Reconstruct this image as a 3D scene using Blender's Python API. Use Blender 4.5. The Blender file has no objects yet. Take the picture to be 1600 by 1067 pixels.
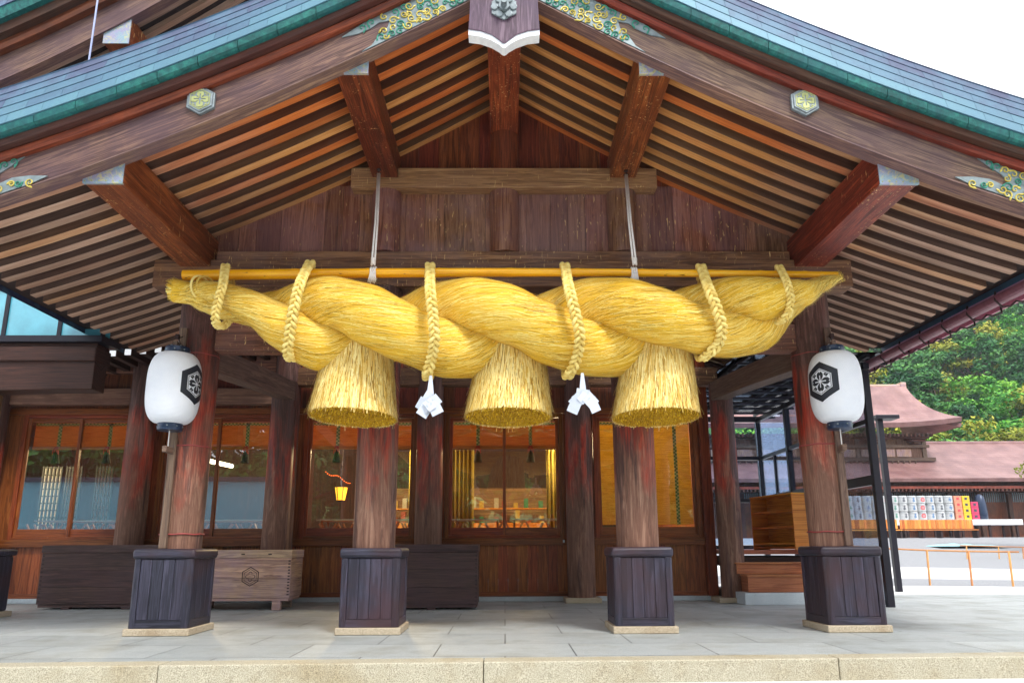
import bpy, bmesh, math, random
from math import sin, cos, pi, radians, sqrt, atan2
from mathutils import Vector, Matrix, noise
random.seed(7)
sc = bpy.context.scene
COL = sc.collection

# ------------------------------------------------------------------ camera
FPX, PITCH, CX, CY, YAW, ROLL, CAMH = 1130.0, radians(12.73), 800.0, 599.0, radians(0.6), 0.004, 1.0
_F = Vector((sin(YAW)*cos(PITCH), cos(YAW)*cos(PITCH), sin(PITCH)))
_R = Vector((cos(YAW), -sin(YAW), 0)); _U = _R.cross(_F)
R2 = _R*cos(ROLL) - _U*sin(ROLL); U2 = _U*cos(ROLL) + _R*sin(ROLL)
camd = bpy.data.cameras.new('camera'); cam = bpy.data.objects.new('camera', camd); COL.objects.link(cam)
M = Matrix((R2, U2, -_F)).transposed().to_4x4(); M.translation = Vector((0, 0, CAMH))
cam.matrix_world = M
camd.sensor_width = 36; camd.lens = 36*FPX/1600; camd.shift_y = (CY-533.5)/1600; camd.clip_end = 2000; camd.clip_start = 0.05
sc.camera = cam
def at(x, y, Y=None, Z=None, X=None):
    """world point on the plane Y=.., Z=.. or X=.. seen at photo pixel x, y (used to survey the building)"""
    v = _F + R2*((x-CX)/FPX) - U2*((y-CY)/FPX)
    if Y is not None: t = Y/v.y
    elif Z is not None: t = (Z-CAMH)/v.z
    else: t = X/v.x
    return Vector((0, 0, CAMH)) + v*t

# ------------------------------------------------------------------ world, sun, exposure
SUN_EL, SUN_AZ = radians(52), radians(150)      # azimuth clockwise from +Y: behind the camera, to the right
w = bpy.data.worlds.new('World'); sc.world = w; w.use_nodes = True
nt = w.node_tree; nt.nodes.clear()
wo = nt.nodes.new('ShaderNodeOutputWorld'); bg = nt.nodes.new('ShaderNodeBackground')
sky = nt.nodes.new('ShaderNodeTexSky'); sky.sky_type = 'NISHITA'; sky.sun_disc = False
sky.sun_elevation = SUN_EL; sky.sun_rotation = SUN_AZ; sky.air_density = 1.0; sky.dust_density = 3.0; sky.ozone_density = 1.0
hs = nt.nodes.new('ShaderNodeHueSaturation'); hs.inputs['Saturation'].default_value = 0.5
tcw = nt.nodes.new('ShaderNodeTexCoord'); nzw = nt.nodes.new('ShaderNodeTexNoise')
nzw.inputs['Scale'].default_value = 2.2; nzw.inputs['Detail'].default_value = 5
rpw = nt.nodes.new('ShaderNodeMapRange'); rpw.inputs[1].default_value = .3; rpw.inputs[2].default_value = .62
rpw.inputs[3].default_value = .72; rpw.inputs[4].default_value = 1.0
mxw = nt.nodes.new('ShaderNodeMix'); mxw.data_type = 'RGBA'
mxw.inputs[7].default_value = (11.5, 11.7, 12.2, 1)      # overcast cloud layer
nt.links.new(tcw.outputs['Generated'], nzw.inputs['Vector']); nt.links.new(nzw.outputs['Fac'], rpw.inputs[0])
nt.links.new(sky.outputs[0], hs.inputs['Color']); nt.links.new(hs.outputs[0], mxw.inputs[6]); nt.links.new(rpw.outputs[0], mxw.inputs[0])
nt.links.new(mxw.outputs[2], bg.inputs[0]); bg.inputs[1].default_value = 0.085
nt.links.new(bg.outputs[0], wo.inputs[0])
sd = bpy.data.lights.new('sun', 'SUN'); sd.energy = 1.5; sd.angle = radians(12); sd.color = (1, .96, .9)
so = bpy.data.objects.new('sun', sd); COL.objects.link(so)
sdir = Vector((sin(SUN_AZ)*cos(SUN_EL), cos(SUN_AZ)*cos(SUN_EL), sin(SUN_EL)))
so.rotation_euler = sdir.to_track_quat('Z', 'Y').to_euler()
sc.view_settings.view_transform = 'Standard'; sc.view_settings.look = 'None'; sc.view_settings.gamma = 1
sc.view_settings.exposure = 1.18
sc.render.engine = 'CYCLES'
sc.cycles.max_bounces = 8; sc.cycles.diffuse_bounces = 5; sc.cycles.transparent_max_bounces = 12
try: sc.cycles.use_denoising = True
except Exception: pass

# ------------------------------------------------------------------ mesh helpers
class MB:
    def __init__(s, grain=0): s.v=[]; s.f=[]; s.uv=[]; s.m=[]; s.var=[]; s.g=grain
    def add(s, vs, fs, m=0, uvs=None, var=None, g=None):
        o = len(s.v); vs = [Vector(p) for p in vs]; s.v += vs
        g = s.g if g is None else g
        ro, rv = random.random()*40, random.random()*40
        va = random.random() if var is None else var
        for i, f in enumerate(fs):
            s.f.append([a+o for a in f]); s.m.append(m if not isinstance(m, (list, tuple)) else m[i]); s.var.append(va)
            if uvs is not None:
                s.uv.append([(uvs[a][0]+ro, uvs[a][1]+rv) for a in f])
            else:
                p0, p1, p2 = vs[f[0]], vs[f[1]], vs[f[2]]
                n = (p1-p0).cross(p2-p0); ax = max(range(3), key=lambda k: abs(n[k]))
                if ax == g: a, b = [k for k in range(3) if k != ax]; sx = .25
                else: a = g; b = [k for k in range(3) if k not in (ax, g)][0]; sx = 1
                s.uv.append([(vs[q][a]*sx+ro, vs[q][b]+rv+(ax*3.7)) for q in f])
    def box(s, x0, x1, y0, y1, z0, z1, **k):
        s.add([(x0,y0,z0),(x1,y0,z0),(x1,y1,z0),(x0,y1,z0),(x0,y0,z1),(x1,y0,z1),(x1,y1,z1),(x0,y1,z1)],
              [(0,3,2,1),(4,5,6,7),(0,1,5,4),(1,2,6,5),(2,3,7,6),(3,0,4,7)], **k)
    def obox(s, c, sz, mat3, **k):
        c = Vector(c); P = []
        for dz in (-.5,.5):
            for dx, dy in ((-.5,-.5),(.5,-.5),(.5,.5),(-.5,.5)):
                P.append(c + mat3 @ Vector((dx*sz[0], dy*sz[1], dz*sz[2])))
        s.add(P, [(0,3,2,1),(4,5,6,7),(0,1,5,4),(1,2,6,5),(2,3,7,6),(3,0,4,7)], **k)
    def bar(s, a, b, wd, ht, up=(0,0,1), **k):
        a = Vector(a); b = Vector(b); d = (b-a); L = d.length; d.normalize()
        up = Vector(up); r = d.cross(up)
        if r.length < 1e-4: r = d.cross(Vector((0,1,0)))
        r.normalize(); u = r.cross(d)
        P = [p + r*sx*wd/2 + u*sz*ht/2 for p in (a,b) for sx, sz in ((-1,-1),(1,-1),(1,1),(-1,1))]
        uv = [(t*L, q) for t in (0,1) for q in (0, wd, wd+ht, 2*wd+ht)]
        s.add(P, [(0,1,2,3),(7,6,5,4),(0,4,5,1),(1,5,6,2),(2,6,7,3),(3,7,4,0)], uvs=uv, **k)
    def tube(s, pts, rad, n=10, caps=True, closed=False, ell=1.0, **k):
        pts = [Vector(p) for p in pts]; N = len(pts)
        if not isinstance(rad, (list, tuple)): rad = [rad]*N
        V=[]; UV=[]; L=0; pu=None
        for i, p in enumerate(pts):
            if closed: t = pts[(i+1)%N]-pts[i-1]
            else: t = pts[min(i+1,N-1)]-pts[max(i-1,0)]
            t.normalize()
            if pu is None:
                pu = Vector((0,0,1)) if abs(t.z) < .9 else Vector((0,1,0))
            u = pu - t*pu.dot(t); u.normalize(); pu = u; r = t.cross(u)
            if i: L += (pts[i]-pts[i-1]).length
            for j in range(n+1):
                a = 2*pi*j/n; V.append(p + u*cos(a)*rad[i] + r*sin(a)*rad[i]*ell); UV.append((L, j/n*2*pi*max(rad)))
        F=[]; q=n+1
        for i in range(N-1 if not closed else N):
            i2 = (i+1)%N
            for j in range(n): F.append((i*q+j, i*q+j+1, i2*q+j+1, i2*q+j))
        if caps and not closed:
            F.append([j for j in range(n)][::1]); F.append([(N-1)*q+j for j in range(n)][::-1])
        s.add(V, F, uvs=UV, **k)
    def cyl(s, a, b, r0, r1=None, n=24, **k):
        s.tube([a, b], [r0, r0 if r1 is None else r1], n=n, **k)
    def lathe(s, prof, c=(0,0), n=32, **k):
        V=[]; UV=[]; q=n+1; L=0
        for i,(r,z) in enumerate(prof):
            if i: L += sqrt((r-prof[i-1][0])**2+(z-prof[i-1][1])**2)
            for j in range(q):
                a=2*pi*j/n; V.append((c[0]+r*cos(a), c[1]+r*sin(a), z)); UV.append((L, a*max(p[0] for p in prof)))
        F=[(i*q+j, i*q+j+1, (i+1)*q+j+1, (i+1)*q+j) for i in range(len(prof)-1) for j in range(n)]
        s.add(V, F, uvs=UV, **k)
    def prism(s, poly, y0, y1, plane='XZ', **k):
        n = len(poly)
        def P(a, b, d): return {'XZ': (a, d, b), 'YZ': (d, a, b), 'XY': (a, b, d)}[plane]
        V = [P(a,b,y0) for a,b in poly] + [P(a,b,y1) for a,b in poly]
        F = [list(range(n)), list(range(2*n-1, n-1, -1))] + [(i, i+n, (i+1)%n+n, (i+1)%n) for i in range(n)]
        s.add(V, F, **k)
    def sweep(s, fn, xs, sec, caps=True, **k):
        """fn(x)->base z ; sec = list of (y, dz); swept along X"""
        n=len(sec); V=[]; UV=[]; L=0; pl=[0]
        for j in range(1,n+1): pl.append(pl[-1]+sqrt((sec[j%n][0]-sec[j-1][0])**2+(sec[j%n][1]-sec[j-1][1])**2))
        for i,x in enumerate(xs):
            if i: L += sqrt((x-xs[i-1])**2+(fn(x)-fn(xs[i-1]))**2)
            for j in range(n+1):
                y,dz = sec[j%n]; V.append((x, y, fn(x)+dz)); UV.append((L, pl[j]))
        q=n+1; F=[(i*q+j, i*q+j+1, (i+1)*q+j+1, (i+1)*q+j) for i in range(len(xs)-1) for j in range(n)]
        if caps: F.append(list(range(n))); F.append([(len(xs)-1)*q+j for j in range(n)][::-1])
        s.add(V, F, uvs=UV, **k)

def obj(name, mb, mats, parent=None, smooth=False, bev=0, label=None, merge=True):
    me = bpy.data.meshes.new(name); me.from_pydata([tuple(v) for v in mb.v], [], mb.f)
    if not isinstance(mats, (list, tuple)): mats = [mats]
    for m in mats: me.materials.append(m)
    me.polygons.foreach_set('material_index', mb.m)
    uvl = me.uv_layers.new(name='UVMap'); flat = [c for f in mb.uv for p in f for c in p]
    uvl.data.foreach_set('uv', flat)
    a = me.attributes.new('var', 'FLOAT', 'FACE'); a.data.foreach_set('value', mb.var)
    bm = bmesh.new(); bm.from_mesh(me); bm.verts.ensure_lookup_table()
    if merge: bmesh.ops.remove_doubles(bm, verts=bm.verts, dist=1e-5)
    if merge: bmesh.ops.recalc_face_normals(bm, faces=bm.faces)
    bm.to_mesh(me); bm.free()
    if smooth: me.polygons.foreach_set('use_smooth', [True]*len(me.polygons))
    o = bpy.data.objects.new(name, me); COL.objects.link(o)
    if smooth == 'auto' or bev:
        pass
    if bev:
        md = o.modifiers.new('bevel', 'BEVEL'); md.width = bev; md.segments = 2; md.limit_method = 'ANGLE'; md.angle_limit = radians(50)
        md.harden_normals = False
    if parent is not None:
        o.parent = parent
        o.location = -parent.location if parent.type == 'EMPTY' else Vector((0,0,0))
    if label: o['label'] = label
    return o
def tag(o, label=None, cat=None, group=None, kind=None):
    if label: o['label'] = label
    if cat: o['category'] = cat
    if group: o['group'] = group
    if kind: o['kind'] = kind
    return o
def thing(name, label, cat, loc=(0,0,0), group=None):
    o = bpy.data.objects.new(name, None); COL.objects.link(o); o.location = loc; o.empty_display_size = .2
    return tag(o, label, cat, group)
def copy_tree(o, parent=None):
    c = o.copy(); COL.objects.link(c); c.parent = parent
    for ch in o.children: copy_tree(ch, c)
    return c
def smooth_by_angle(o, ang=40):
    me = o.data; me.polygons.foreach_set('use_smooth', [True]*len(me.polygons))
    bm = bmesh.new(); bm.from_mesh(me)
    for e in bm.edges:
        if len(e.link_faces) == 2 and e.calc_face_angle(0) > radians(ang): e.smooth = False
        elif len(e.link_faces) != 2: e.smooth = False
    bm.to_mesh(me); bm.free(); return o

# ------------------------------------------------------------------ materials
def s2l(r, g, b): 
    f = lambda c: (c/255/12.92 if c/255 <= .04045 else ((c/255+.055)/1.055)**2.4)
    return (f(r), f(g), f(b), 1)
class NG:
    def __init__(s, name):
        s.m = bpy.data.materials.new(name); s.m.use_nodes = True; s.t = s.m.node_tree; s.t.nodes.clear()
        s.out = s.n('ShaderNodeOutputMaterial'); s.p = s.n('ShaderNodeBsdfPrincipled'); s.l(s.p.outputs[0], s.out.inputs[0])
    def n(s, t, **k):
        x = s.t.nodes.new(t)
        for a, b in k.items(): setattr(x, a, b)
        return x
    def l(s, a, b): s.t.links.new(a, b)
    def coord(s, kind='UV', scale=(1,1,1)):
        tc = s.n('ShaderNodeTexCoord'); mp = s.n('ShaderNodeMapping'); mp.inputs['Scale'].default_value = scale
        s.l(tc.outputs[kind], mp.inputs['Vector']); return mp.outputs[0]
    def noise(s, vec, scale=5, detail=6, rough=.55, dist=0):
        x = s.n('ShaderNodeTexNoise'); x.inputs['Scale'].default_value = scale; x.inputs['Detail'].default_value = detail
        x.inputs['Roughness'].default_value = rough; x.inputs['Distortion'].default_value = dist; s.l(vec, x.inputs['Vector']); return x.outputs['Fac']
    def ramp(s, fac, stops, interp='LINEAR'):
        x = s.n('ShaderNodeValToRGB'); x.color_ramp.interpolation = interp; e = x.color_ramp.elements
        while len(e) < len(stops): e.new(.5)
        for i,(p,c) in enumerate(stops): e[i].position = p; e[i].color = c if len(c) == 4 else (*c,1)
        s.l(fac, x.inputs[0]); return x.outputs[0]
    def mr(s, v, a, b, c=0, d=1, clamp=True):
        x = s.n('ShaderNodeMapRange'); x.clamp = clamp
        for i, q in enumerate((a,b,c,d)): x.inputs[i+1].default_value = q
        s.l(v, x.inputs[0]); return x.outputs[0]
    def mix(s, fac, a, b, mode='MIX'):
        x = s.n('ShaderNodeMix', data_type='RGBA', blend_type=mode)
        for sock, v in ((x.inputs[0], fac), (x.inputs[6], a), (x.inputs[7], b)):
            if isinstance(v, (int, float)): sock.default_value = v
            elif isinstance(v, tuple): sock.default_value = v
            else: s.l(v, sock)
        return x.outputs[2]
    def math(s, op, a, b=0, c=None):
        x = s.n('ShaderNodeMath', operation=op)
        for i, v in enumerate((a, b) if c is None else (a, b, c)):
            if isinstance(v, (int, float)): x.inputs[i].default_value = v
            else: s.l(v, x.inputs[i])
        return x.outputs[0]
    def attr(s, name='var'):
        x = s.n('ShaderNodeAttribute'); x.attribute_name = name; return x.outputs['Fac']
    def objrand(s): return s.n('ShaderNodeObjectInfo').outputs['Random']
    def xyz(s, kind='Object'):
        tc = s.n('ShaderNodeTexCoord'); x = s.n('ShaderNodeSeparateXYZ'); s.l(tc.outputs[kind], x.inputs[0]); return x.outputs
    def hsv(s, col, h=.5, sat=1, v=1):
        x = s.n('ShaderNodeHueSaturation'); s.l(col, x.inputs['Color'])
        for nme, q in (('Hue',h),('Saturation',sat),('Value',v)):
            if isinstance(q, (int,float)): x.inputs[nme].default_value = q
            else: s.l(q, x.inputs[nme])
        return x.outputs[0]
    def bump(s, h, strength=.3, dist=.01):
        x = s.n('ShaderNodeBump'); x.inputs['Strength'].default_value = strength; x.inputs['Distance'].default_value = dist
        s.l(h, x.inputs['Height']); s.l(x.outputs[0], s.p.inputs['Normal'])
    def done(s, col=None, rough=.6, metal=0, spec=.5):
        if col is not None:
            if isinstance(col, tuple): s.p.inputs['Base Color'].default_value = col
            else: s.l(col, s.p.inputs['Base Color'])
        if isinstance(rough, (int,float)): s.p.inputs['Roughness'].default_value = rough
        else: s.l(rough, s.p.inputs['Roughness'])
        s.p.inputs['Metallic'].default_value = metal
        s.p.inputs['Specular IOR Level'].default_value = spec
        return s.m

def wood(name, c0, c1, c2, rough=.6, wear=None, wearamt=.5, varamt=.35, rnd=False, bump=.25, splat=False, ring=1.0):
    """c0 dark grain, c1 mid, c2 light (linear rgba). UV u runs along the grain, in metres"""
    g = NG(name)
    v1 = g.coord('UV', (.5, 9, 1)); v2 = g.coord('UV', (2.0, 110, 1)); ob = g.coord('Object', (1,1,1))
    big = g.noise(v1, 1.6, 7, .6, .6)
    # growth rings: bands across the board bent by noise along it
    sep = g.n('ShaderNodeSeparateXYZ'); g.l(v1, sep.inputs[0])
    ringc = g.math('SINE', g.math('ADD', g.math('MULTIPLY', big, 34.0), g.math('MULTIPLY', sep.outputs[1], 2.3)))
    fine = g.noise(v2, 1.0, 5, .65)
    f = g.math('ADD', g.math('MULTIPLY', big, .55), g.math('ADD', g.math('MULTIPLY', ringc, .09*ring), g.math('MULTIPLY', fine, .45)))
    if rnd: f = g.math('ADD', f, g.math('MULTIPLY', g.math('SUBTRACT', g.objrand(), .5), .12))
    col = g.ramp(f, [(.28, c0), (.5, c1), (.74, c2)])
    if wear:
        wn = g.noise(ob, 1.1, 8, .62, .3)
        col = g.mix(g.mr(wn, .42, .62, 0, wearamt), col, wear)
    va = g.attr()
    val = g.mr(va, 0, 1, 1-varamt, 1+varamt)
    if rnd: val = g.math('MULTIPLY', val, g.mr(g.objrand(), 0, 1, 1-varamt*.9, 1+varamt*.9))
    hue = g.mr(g.math('FRACT', g.math('MULTIPLY', va, 7.31)), 0, 1, .488, .512)
    col = g.hsv(col, hue, 1, val)
    # dark pores
    col = g.mix(g.mr(fine, .30, .42, .55, 0), col, tuple(q*.35 for q in c0[:3])+(1,))
    if splat:
        sv = g.coord('Object', (26, 26, 5)); sn = g.noise(sv, 1.4, 3, .6, .4); sm = g.noise(ob, 1.6, 3)
        msk = g.math('MULTIPLY', g.mr(sn, .63, .69), g.mr(sm, .42, .6))
        col = g.mix(msk, col, s2l(225, 190, 130))
    g.bump(g.math('ADD', g.math('MULTIPLY', fine, .6), g.math('MULTIPLY', ringc, .12)), bump, .006)
    return g.done(col, g.mr(fine, .3, .7, min(rough+.12,1), rough-.08), 0, .35)

W_BEAM = wood('beam_wood', s2l(62,36,26), s2l(124,80,58), s2l(178,128,92), wear=s2l(122,94,92), wearamt=.5, splat=True)
W_TIE = wood('tan_tie_beam_wood', s2l(92,58,36), s2l(156,112,76), s2l(204,162,118), wear=s2l(134,96,76), wearamt=.5, splat=True)
W_REDB = wood('red_brown_wood', s2l(52,20,10), s2l(108,48,24), s2l(164,86,46), rough=.42, wear=s2l(80,26,14), wearamt=.5, splat=True)
W_RAFT = None
def rafter_mat(side=False):
    g = NG('rafter_side_shaded_wood' if side else 'rafter_wood'); v1 = g.coord('UV', (.5, 10, 1)); v2 = g.coord('UV', (2.2, 110, 1)); ob = g.coord('Object')
    big = g.noise(v1, 1.3, 7, .6, .5); fine = g.noise(v2, 1, 5, .65)
    f = g.math('ADD', g.math('MULTIPLY', big, .6), g.math('MULTIPLY', fine, .4))
    warm = g.ramp(f, [(.3, s2l(150,80,34)), (.5, s2l(210,146,82)), (.7, s2l(240,192,130))])
    grey = g.ramp(f, [(.3, s2l(110,80,66)), (.5, s2l(172,138,118)), (.7, s2l(208,180,160))])
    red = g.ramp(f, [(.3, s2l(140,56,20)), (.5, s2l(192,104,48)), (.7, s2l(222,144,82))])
    rnd = g.objrand()
    warm = g.mix(g.mr(rnd, .62, .7), warm, red)
    x = g.math('ABSOLUTE', g.xyz()[0]); wn = g.noise(ob, .9, 4)
    k = g.mr(g.math('ADD', x, g.math('MULTIPLY', wn, 3.2)), 4.2, 6.6)
    k = g.math('MULTIPLY', k, g.mr(g.math('FRACT', g.math('MULTIPLY', rnd, 5.7)), 0, .3, .55, 1))
    col = g.mix(k, warm, grey)
    col = g.hsv(col, .5, 1, g.mr(g.math('FRACT', g.math('MULTIPLY', rnd, 13.1)), 0, 1, .75, 1.15))
    col = g.mix(g.mr(fine, .3, .4, .5, 0), col, s2l(60,28,16))
    if side: col = g.mix(.82, col, g.ramp(f, [(.3, s2l(30,16,14)), (.5, s2l(52,30,26)), (.75, s2l(88,58,50))]))  # rafter sides: shade painted in as a much darker tone
    g.bump(fine, .25, .005); return g.done(col, .6 if not side else .75, 0, .3)
W_RAFT = rafter_mat(); W_RAFT_SHADED = rafter_mat(True)
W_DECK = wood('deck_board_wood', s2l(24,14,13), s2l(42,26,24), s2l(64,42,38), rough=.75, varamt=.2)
W_BARGE = wood('bargeboard_wood', s2l(66,46,44), s2l(112,86,78), s2l(166,132,108), rough=.5, wear=s2l(84,62,74), wearamt=.6, varamt=.12)
W_MOULD = wood('moulding_wood', s2l(70,26,14), s2l(120,52,30), s2l(150,76,48), rough=.45, wear=s2l(66,34,26), wearamt=.6)
W_MOULD2 = wood('dark_moulding_wood', s2l(44,28,24), s2l(74,48,40), s2l(104,72,58), rough=.6, wear=s2l(98,48,30), wearamt=.5)
W_GABLE = wood('gable_board_wood', s2l(66,36,24), s2l(130,84,60), s2l(170,126,98), rough=.42, wear=s2l(140,108,114), wearamt=.5, varamt=.22, splat=True)
W_GABLER = wood('upper_gable_wood', s2l(56,22,12), s2l(104,48,28), s2l(140,72,42), rough=.5, varamt=.2)
W_WALL = wood('wall_board_wood', s2l(84,40,18), s2l(142,76,36), s2l(180,108,58), rough=.4, varamt=.22)
W_FRAME = wood('window_frame_wood', s2l(82,34,14), s2l(128,62,28), s2l(160,88,44), rough=.36, varamt=.12)
W_HEAD = wood('head_beam_wood', s2l(84,56,44), s2l(130,94,76), s2l(166,130,106), rough=.6, varamt=.1, wear=s2l(100,66,54), wearamt=.6)
W_CASE = wood('casing_wood', s2l(26,26,34), s2l(48,46,60), s2l(76,74,92), rough=.4, varamt=.25, wear=s2l(66,42,44), wearamt=.7)
W_CHEST = wood('dark_chest_wood', s2l(42,28,28), s2l(74,52,50), s2l(104,78,72), rough=.5, varamt=.12, wear=s2l(82,60,66), wearamt=.5)
W_BOXL = wood('pale_box_wood', s2l(116,86,76), s2l(178,144,122), s2l(222,188,150), rough=.55, varamt=.12, wear=s2l(164,138,160), wearamt=.6)
W_BRACK = wood('bracket_wood', s2l(64,48,42), s2l(104,82,70), s2l(140,116,98), rough=.6)
W_STEP = wood('step_wood', s2l(128,66,40), s2l(178,108,72), s2l(190,122,82), rough=.4, varamt=.12)
W_SHELF = wood('shelf_wood', s2l(170,96,20), s2l(222,144,46), s2l(244,178,76), rough=.4, varamt=.15)
W_PALEP = wood('pale_pillar_wood', s2l(96,68,44), s2l(142,106,72), s2l(176,140,100), rough=.6, varamt=.1)
W_DARK = wood('dark_passage_wood', s2l(34,18,14), s2l(58,32,24), s2l(82,50,38), rough=.6, varamt=.1)
W_FENCE = wood('fence_wood', s2l(170,110,60), s2l(206,146,90), s2l(230,178,124), rough=.6)
W_BENCH = wood('bench_wood', s2l(180,100,40), s2l(214,134,64), s2l(236,164,94), rough=.5)

def column_mat(name, front=True):
    g = NG(name); v1 = g.coord('Object', (7,7,.7)); v2 = g.coord('Object', (60,60,1.6)); ob = g.coord('Object', (1.6,1.6,.55)); o2 = g.coord('Object', (5,5,1.3))
    big = g.noise(v1, 1.0, 8, .62, .8); fine = g.noise(v2, 1, 6, .68); rings = g.math('SINE', g.math('MULTIPLY', big, 46))
    f = g.math('ADD', g.math('MULTIPLY', big, .5), g.math('ADD', g.math('MULTIPLY', fine, .5), g.math('MULTIPLY', rings, .05)))
    bare = g.ramp(f, [(.24, s2l(66,42,34)), (.5, s2l(120,84,68)), (.78, s2l(178,142,120))])
    red = g.ramp(f, [(.3, s2l(84,16,8)), (.52, s2l(158,44,20)), (.75, s2l(204,80,42))])
    dark = g.ramp(f, [(.3, s2l(36,22,18)), (.5, s2l(80,54,48)), (.72, s2l(124,94,88))])
    z = g.xyz()[2]; n1 = g.noise(ob, 1.4, 6, .6); n2 = g.noise(o2, 1.0, 7, .6, .5)
    zz = g.math('ADD', z, g.math('MULTIPLY', g.math('SUBTRACT', n2, .5), 2.4))
    k1 = g.math('MULTIPLY', g.mr(zz, 1.7, 2.5), g.mr(g.noise(g.coord('Object',(3.2,3.2,.8)),1.2,5,.6,.4), .40, .56, .25, 1))                      # bare below -> red stain above
    col = g.mix(k1, bare, red)
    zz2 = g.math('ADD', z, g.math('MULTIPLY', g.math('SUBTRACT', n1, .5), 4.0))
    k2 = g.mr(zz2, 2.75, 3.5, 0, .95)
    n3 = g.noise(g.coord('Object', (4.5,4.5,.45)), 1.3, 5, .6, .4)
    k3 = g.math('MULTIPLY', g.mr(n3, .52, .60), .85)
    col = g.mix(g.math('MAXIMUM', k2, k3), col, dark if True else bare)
    n4 = g.noise(g.coord('Object', (70,70,3)), 1.0, 4, .7)
    col = g.mix(g.mr(n4, .60, .68, 0, .5), col, s2l(48,14,12))
    g.bump(g.math('ADD', fine, g.math('MULTIPLY', rings, .1)), .5, .008)
    return g.done(col, g.mr(k1, 0, 1, .7, .45), 0, .4)
W_COL = column_mat('column_wood')

def metal_blue(name):
    g = NG(name); va = g.attr(); ob = g.coord('Object', (3,3,3)); nz = g.noise(ob, 1.5, 6); n2 = g.noise(g.coord('Object', (30,30,30)), 1, 5, .7)
    a = g.ramp(va, [(0, s2l(48,50,84)), (.35, s2l(62,76,108)), (.65, s2l(68,102,126)), (1, s2l(88,134,150))])
    col = g.mix(g.mr(nz, .42, .62, 0, .5), a, s2l(76,118,142)); col = g.mix(g.mr(n2, .55, .75, 0, .35), col, s2l(52,50,90))
    g.bump(n2, .08, .004); return g.done(col, .5, .15, .4)
M_COPPER = metal_blue('weathered_copper_shingle')
def teal():
    g = NG('verdigris_edge'); nz = g.noise(g.coord('Object', (9,9,9)), 1.5, 8, .7); n2 = g.noise(g.coord('Object', (1.4,1.4,1.4)), 1, 4)
    col = g.ramp(nz, [(.3, s2l(10,56,60)), (.5, s2l(20,92,90)), (.72, s2l(44,130,120))])
    col = g.mix(g.mr(n2, .5, .7, 0, .6), col, s2l(30,92,104)); g.bump(nz, .2, .004); return g.done(col, .55, .15)
M_TEAL = teal()
def redroof():
    g = NG('new_copper_roof'); nz = g.noise(g.coord('Object', (.5,.5,.5)), 1.5, 6); uvn = g.noise(g.coord('Object', (1.5,8,8)), 1.5, 4)
    col = g.ramp(nz, [(.3, s2l(112,80,80)), (.5, s2l(136,102,100)), (.7, s2l(160,124,120))])
    col = g.mix(g.mr(uvn, .5, .62, 0, .35), col, s2l(128,84,92)); zz = g.xyz()[2]; ln = g.math('FRACT', g.math('MULTIPLY', zz, 5.5)); col = g.mix(g.mr(ln, .0, .16, .45, 0), col, s2l(78,50,52))
    n5 = g.noise(g.coord('Object', (.9,.3,.3)), 3, 5, .7); col = g.mix(g.mr(n5, .45, .65, 0, .4), col, s2l(122,84,74))
    g.bump(uvn, .2, .05); return g.done(col, .5, .1)
M_RROOF = redroof()
def filigree(name='filigree_metal', base=.5, sc_=1.0):
    g = NG(name); ob = g.coord('Object', (sc_,sc_,sc_))
    n0 = g.n('ShaderNodeTexNoise'); n0.inputs['Scale'].default_value = 3.6; n0.inputs['Detail'].default_value = 1.5; g.l(ob, n0.inputs['Vector'])
    vm = g.n('ShaderNodeVectorMath', operation='MULTIPLY_ADD'); g.l(n0.outputs['Color'], vm.inputs[0]); vm.inputs[1].default_value = (1.1,1.1,1.1); g.l(ob, vm.inputs[2])
    wv = g.n('ShaderNodeTexWave', wave_type='BANDS', bands_direction='DIAGONAL'); wv.inputs['Scale'].default_value = 3.6; wv.inputs['Distortion'].default_value = 2.5; wv.inputs['Detail'].default_value = 3
    g.l(vm.outputs[0], wv.inputs['Vector']); f = wv.outputs['Fac']
    n2 = g.noise(vm.outputs[0], 4, 2, .5, .4); n3 = g.noise(ob, 50, 3, .6)
    base_ = g.mix(g.mr(n2, .36+.16*base, .48+.16*base), s2l(150,150,172), s2l(44,122,104))
    col = g.mix(g.mr(f, .55, .72, 0, max(.95-.5*base, .25)), base_, s2l(186,164,62)); col = g.mix(g.mr(f, .88, .98, 0, .5), col, s2l(222,206,120)); col = g.mix(g.mr(f, .04, .2, .45, 0), col, s2l(110,114,130))
    col = g.mix(g.mr(n3, .3, .7, 0, .25), col, s2l(110,110,120))
    g.bump(f, .6, .01); return g.done(col, .38, .35)
M_FILI = filigree(base=.1); 
def endp():
    g = NG('chased_end_plate'); ob = g.coord('Object', (1,1,1)); n = g.noise(ob, 13, 5, .7, 1.2); n2 = g.noise(ob, 34, 3, .6, 2.0); n3 = g.noise(ob, 6, 3)
    c = g.mix(g.mr(n3, .4, .6), s2l(150,146,176), s2l(138,162,176)); c = g.mix(g.mr(n, .5, .62, 0, .75), c, s2l(200,190,120)); c = g.mix(g.mr(n2, .55, .66, 0, .5), c, s2l(96,140,136)); g.bump(n2, .5, .006); return g.done(c, .4, .3)
M_ENDP = endp()
def flat(name, col, rough=.5, metal=0, nz=.12, sc_=20, spec=.5, bump=.05):
    g = NG(name); n = g.noise(g.coord('Object', (1,1,1)), sc_, 6, .6); c = g.hsv(g.mix(0, col, col), .5, 1, g.mr(n, .3, .7, 1-nz, 1+nz)); g.bump(n, bump, .004)
    return g.done(c, rough, metal, spec)
M_SILV = flat('silver_plate', s2l(126,136,140), .35, .5, .25, 14)
M_GOLD = flat('worn_gold', s2l(162,168,112), .4, .4, .25)
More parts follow.
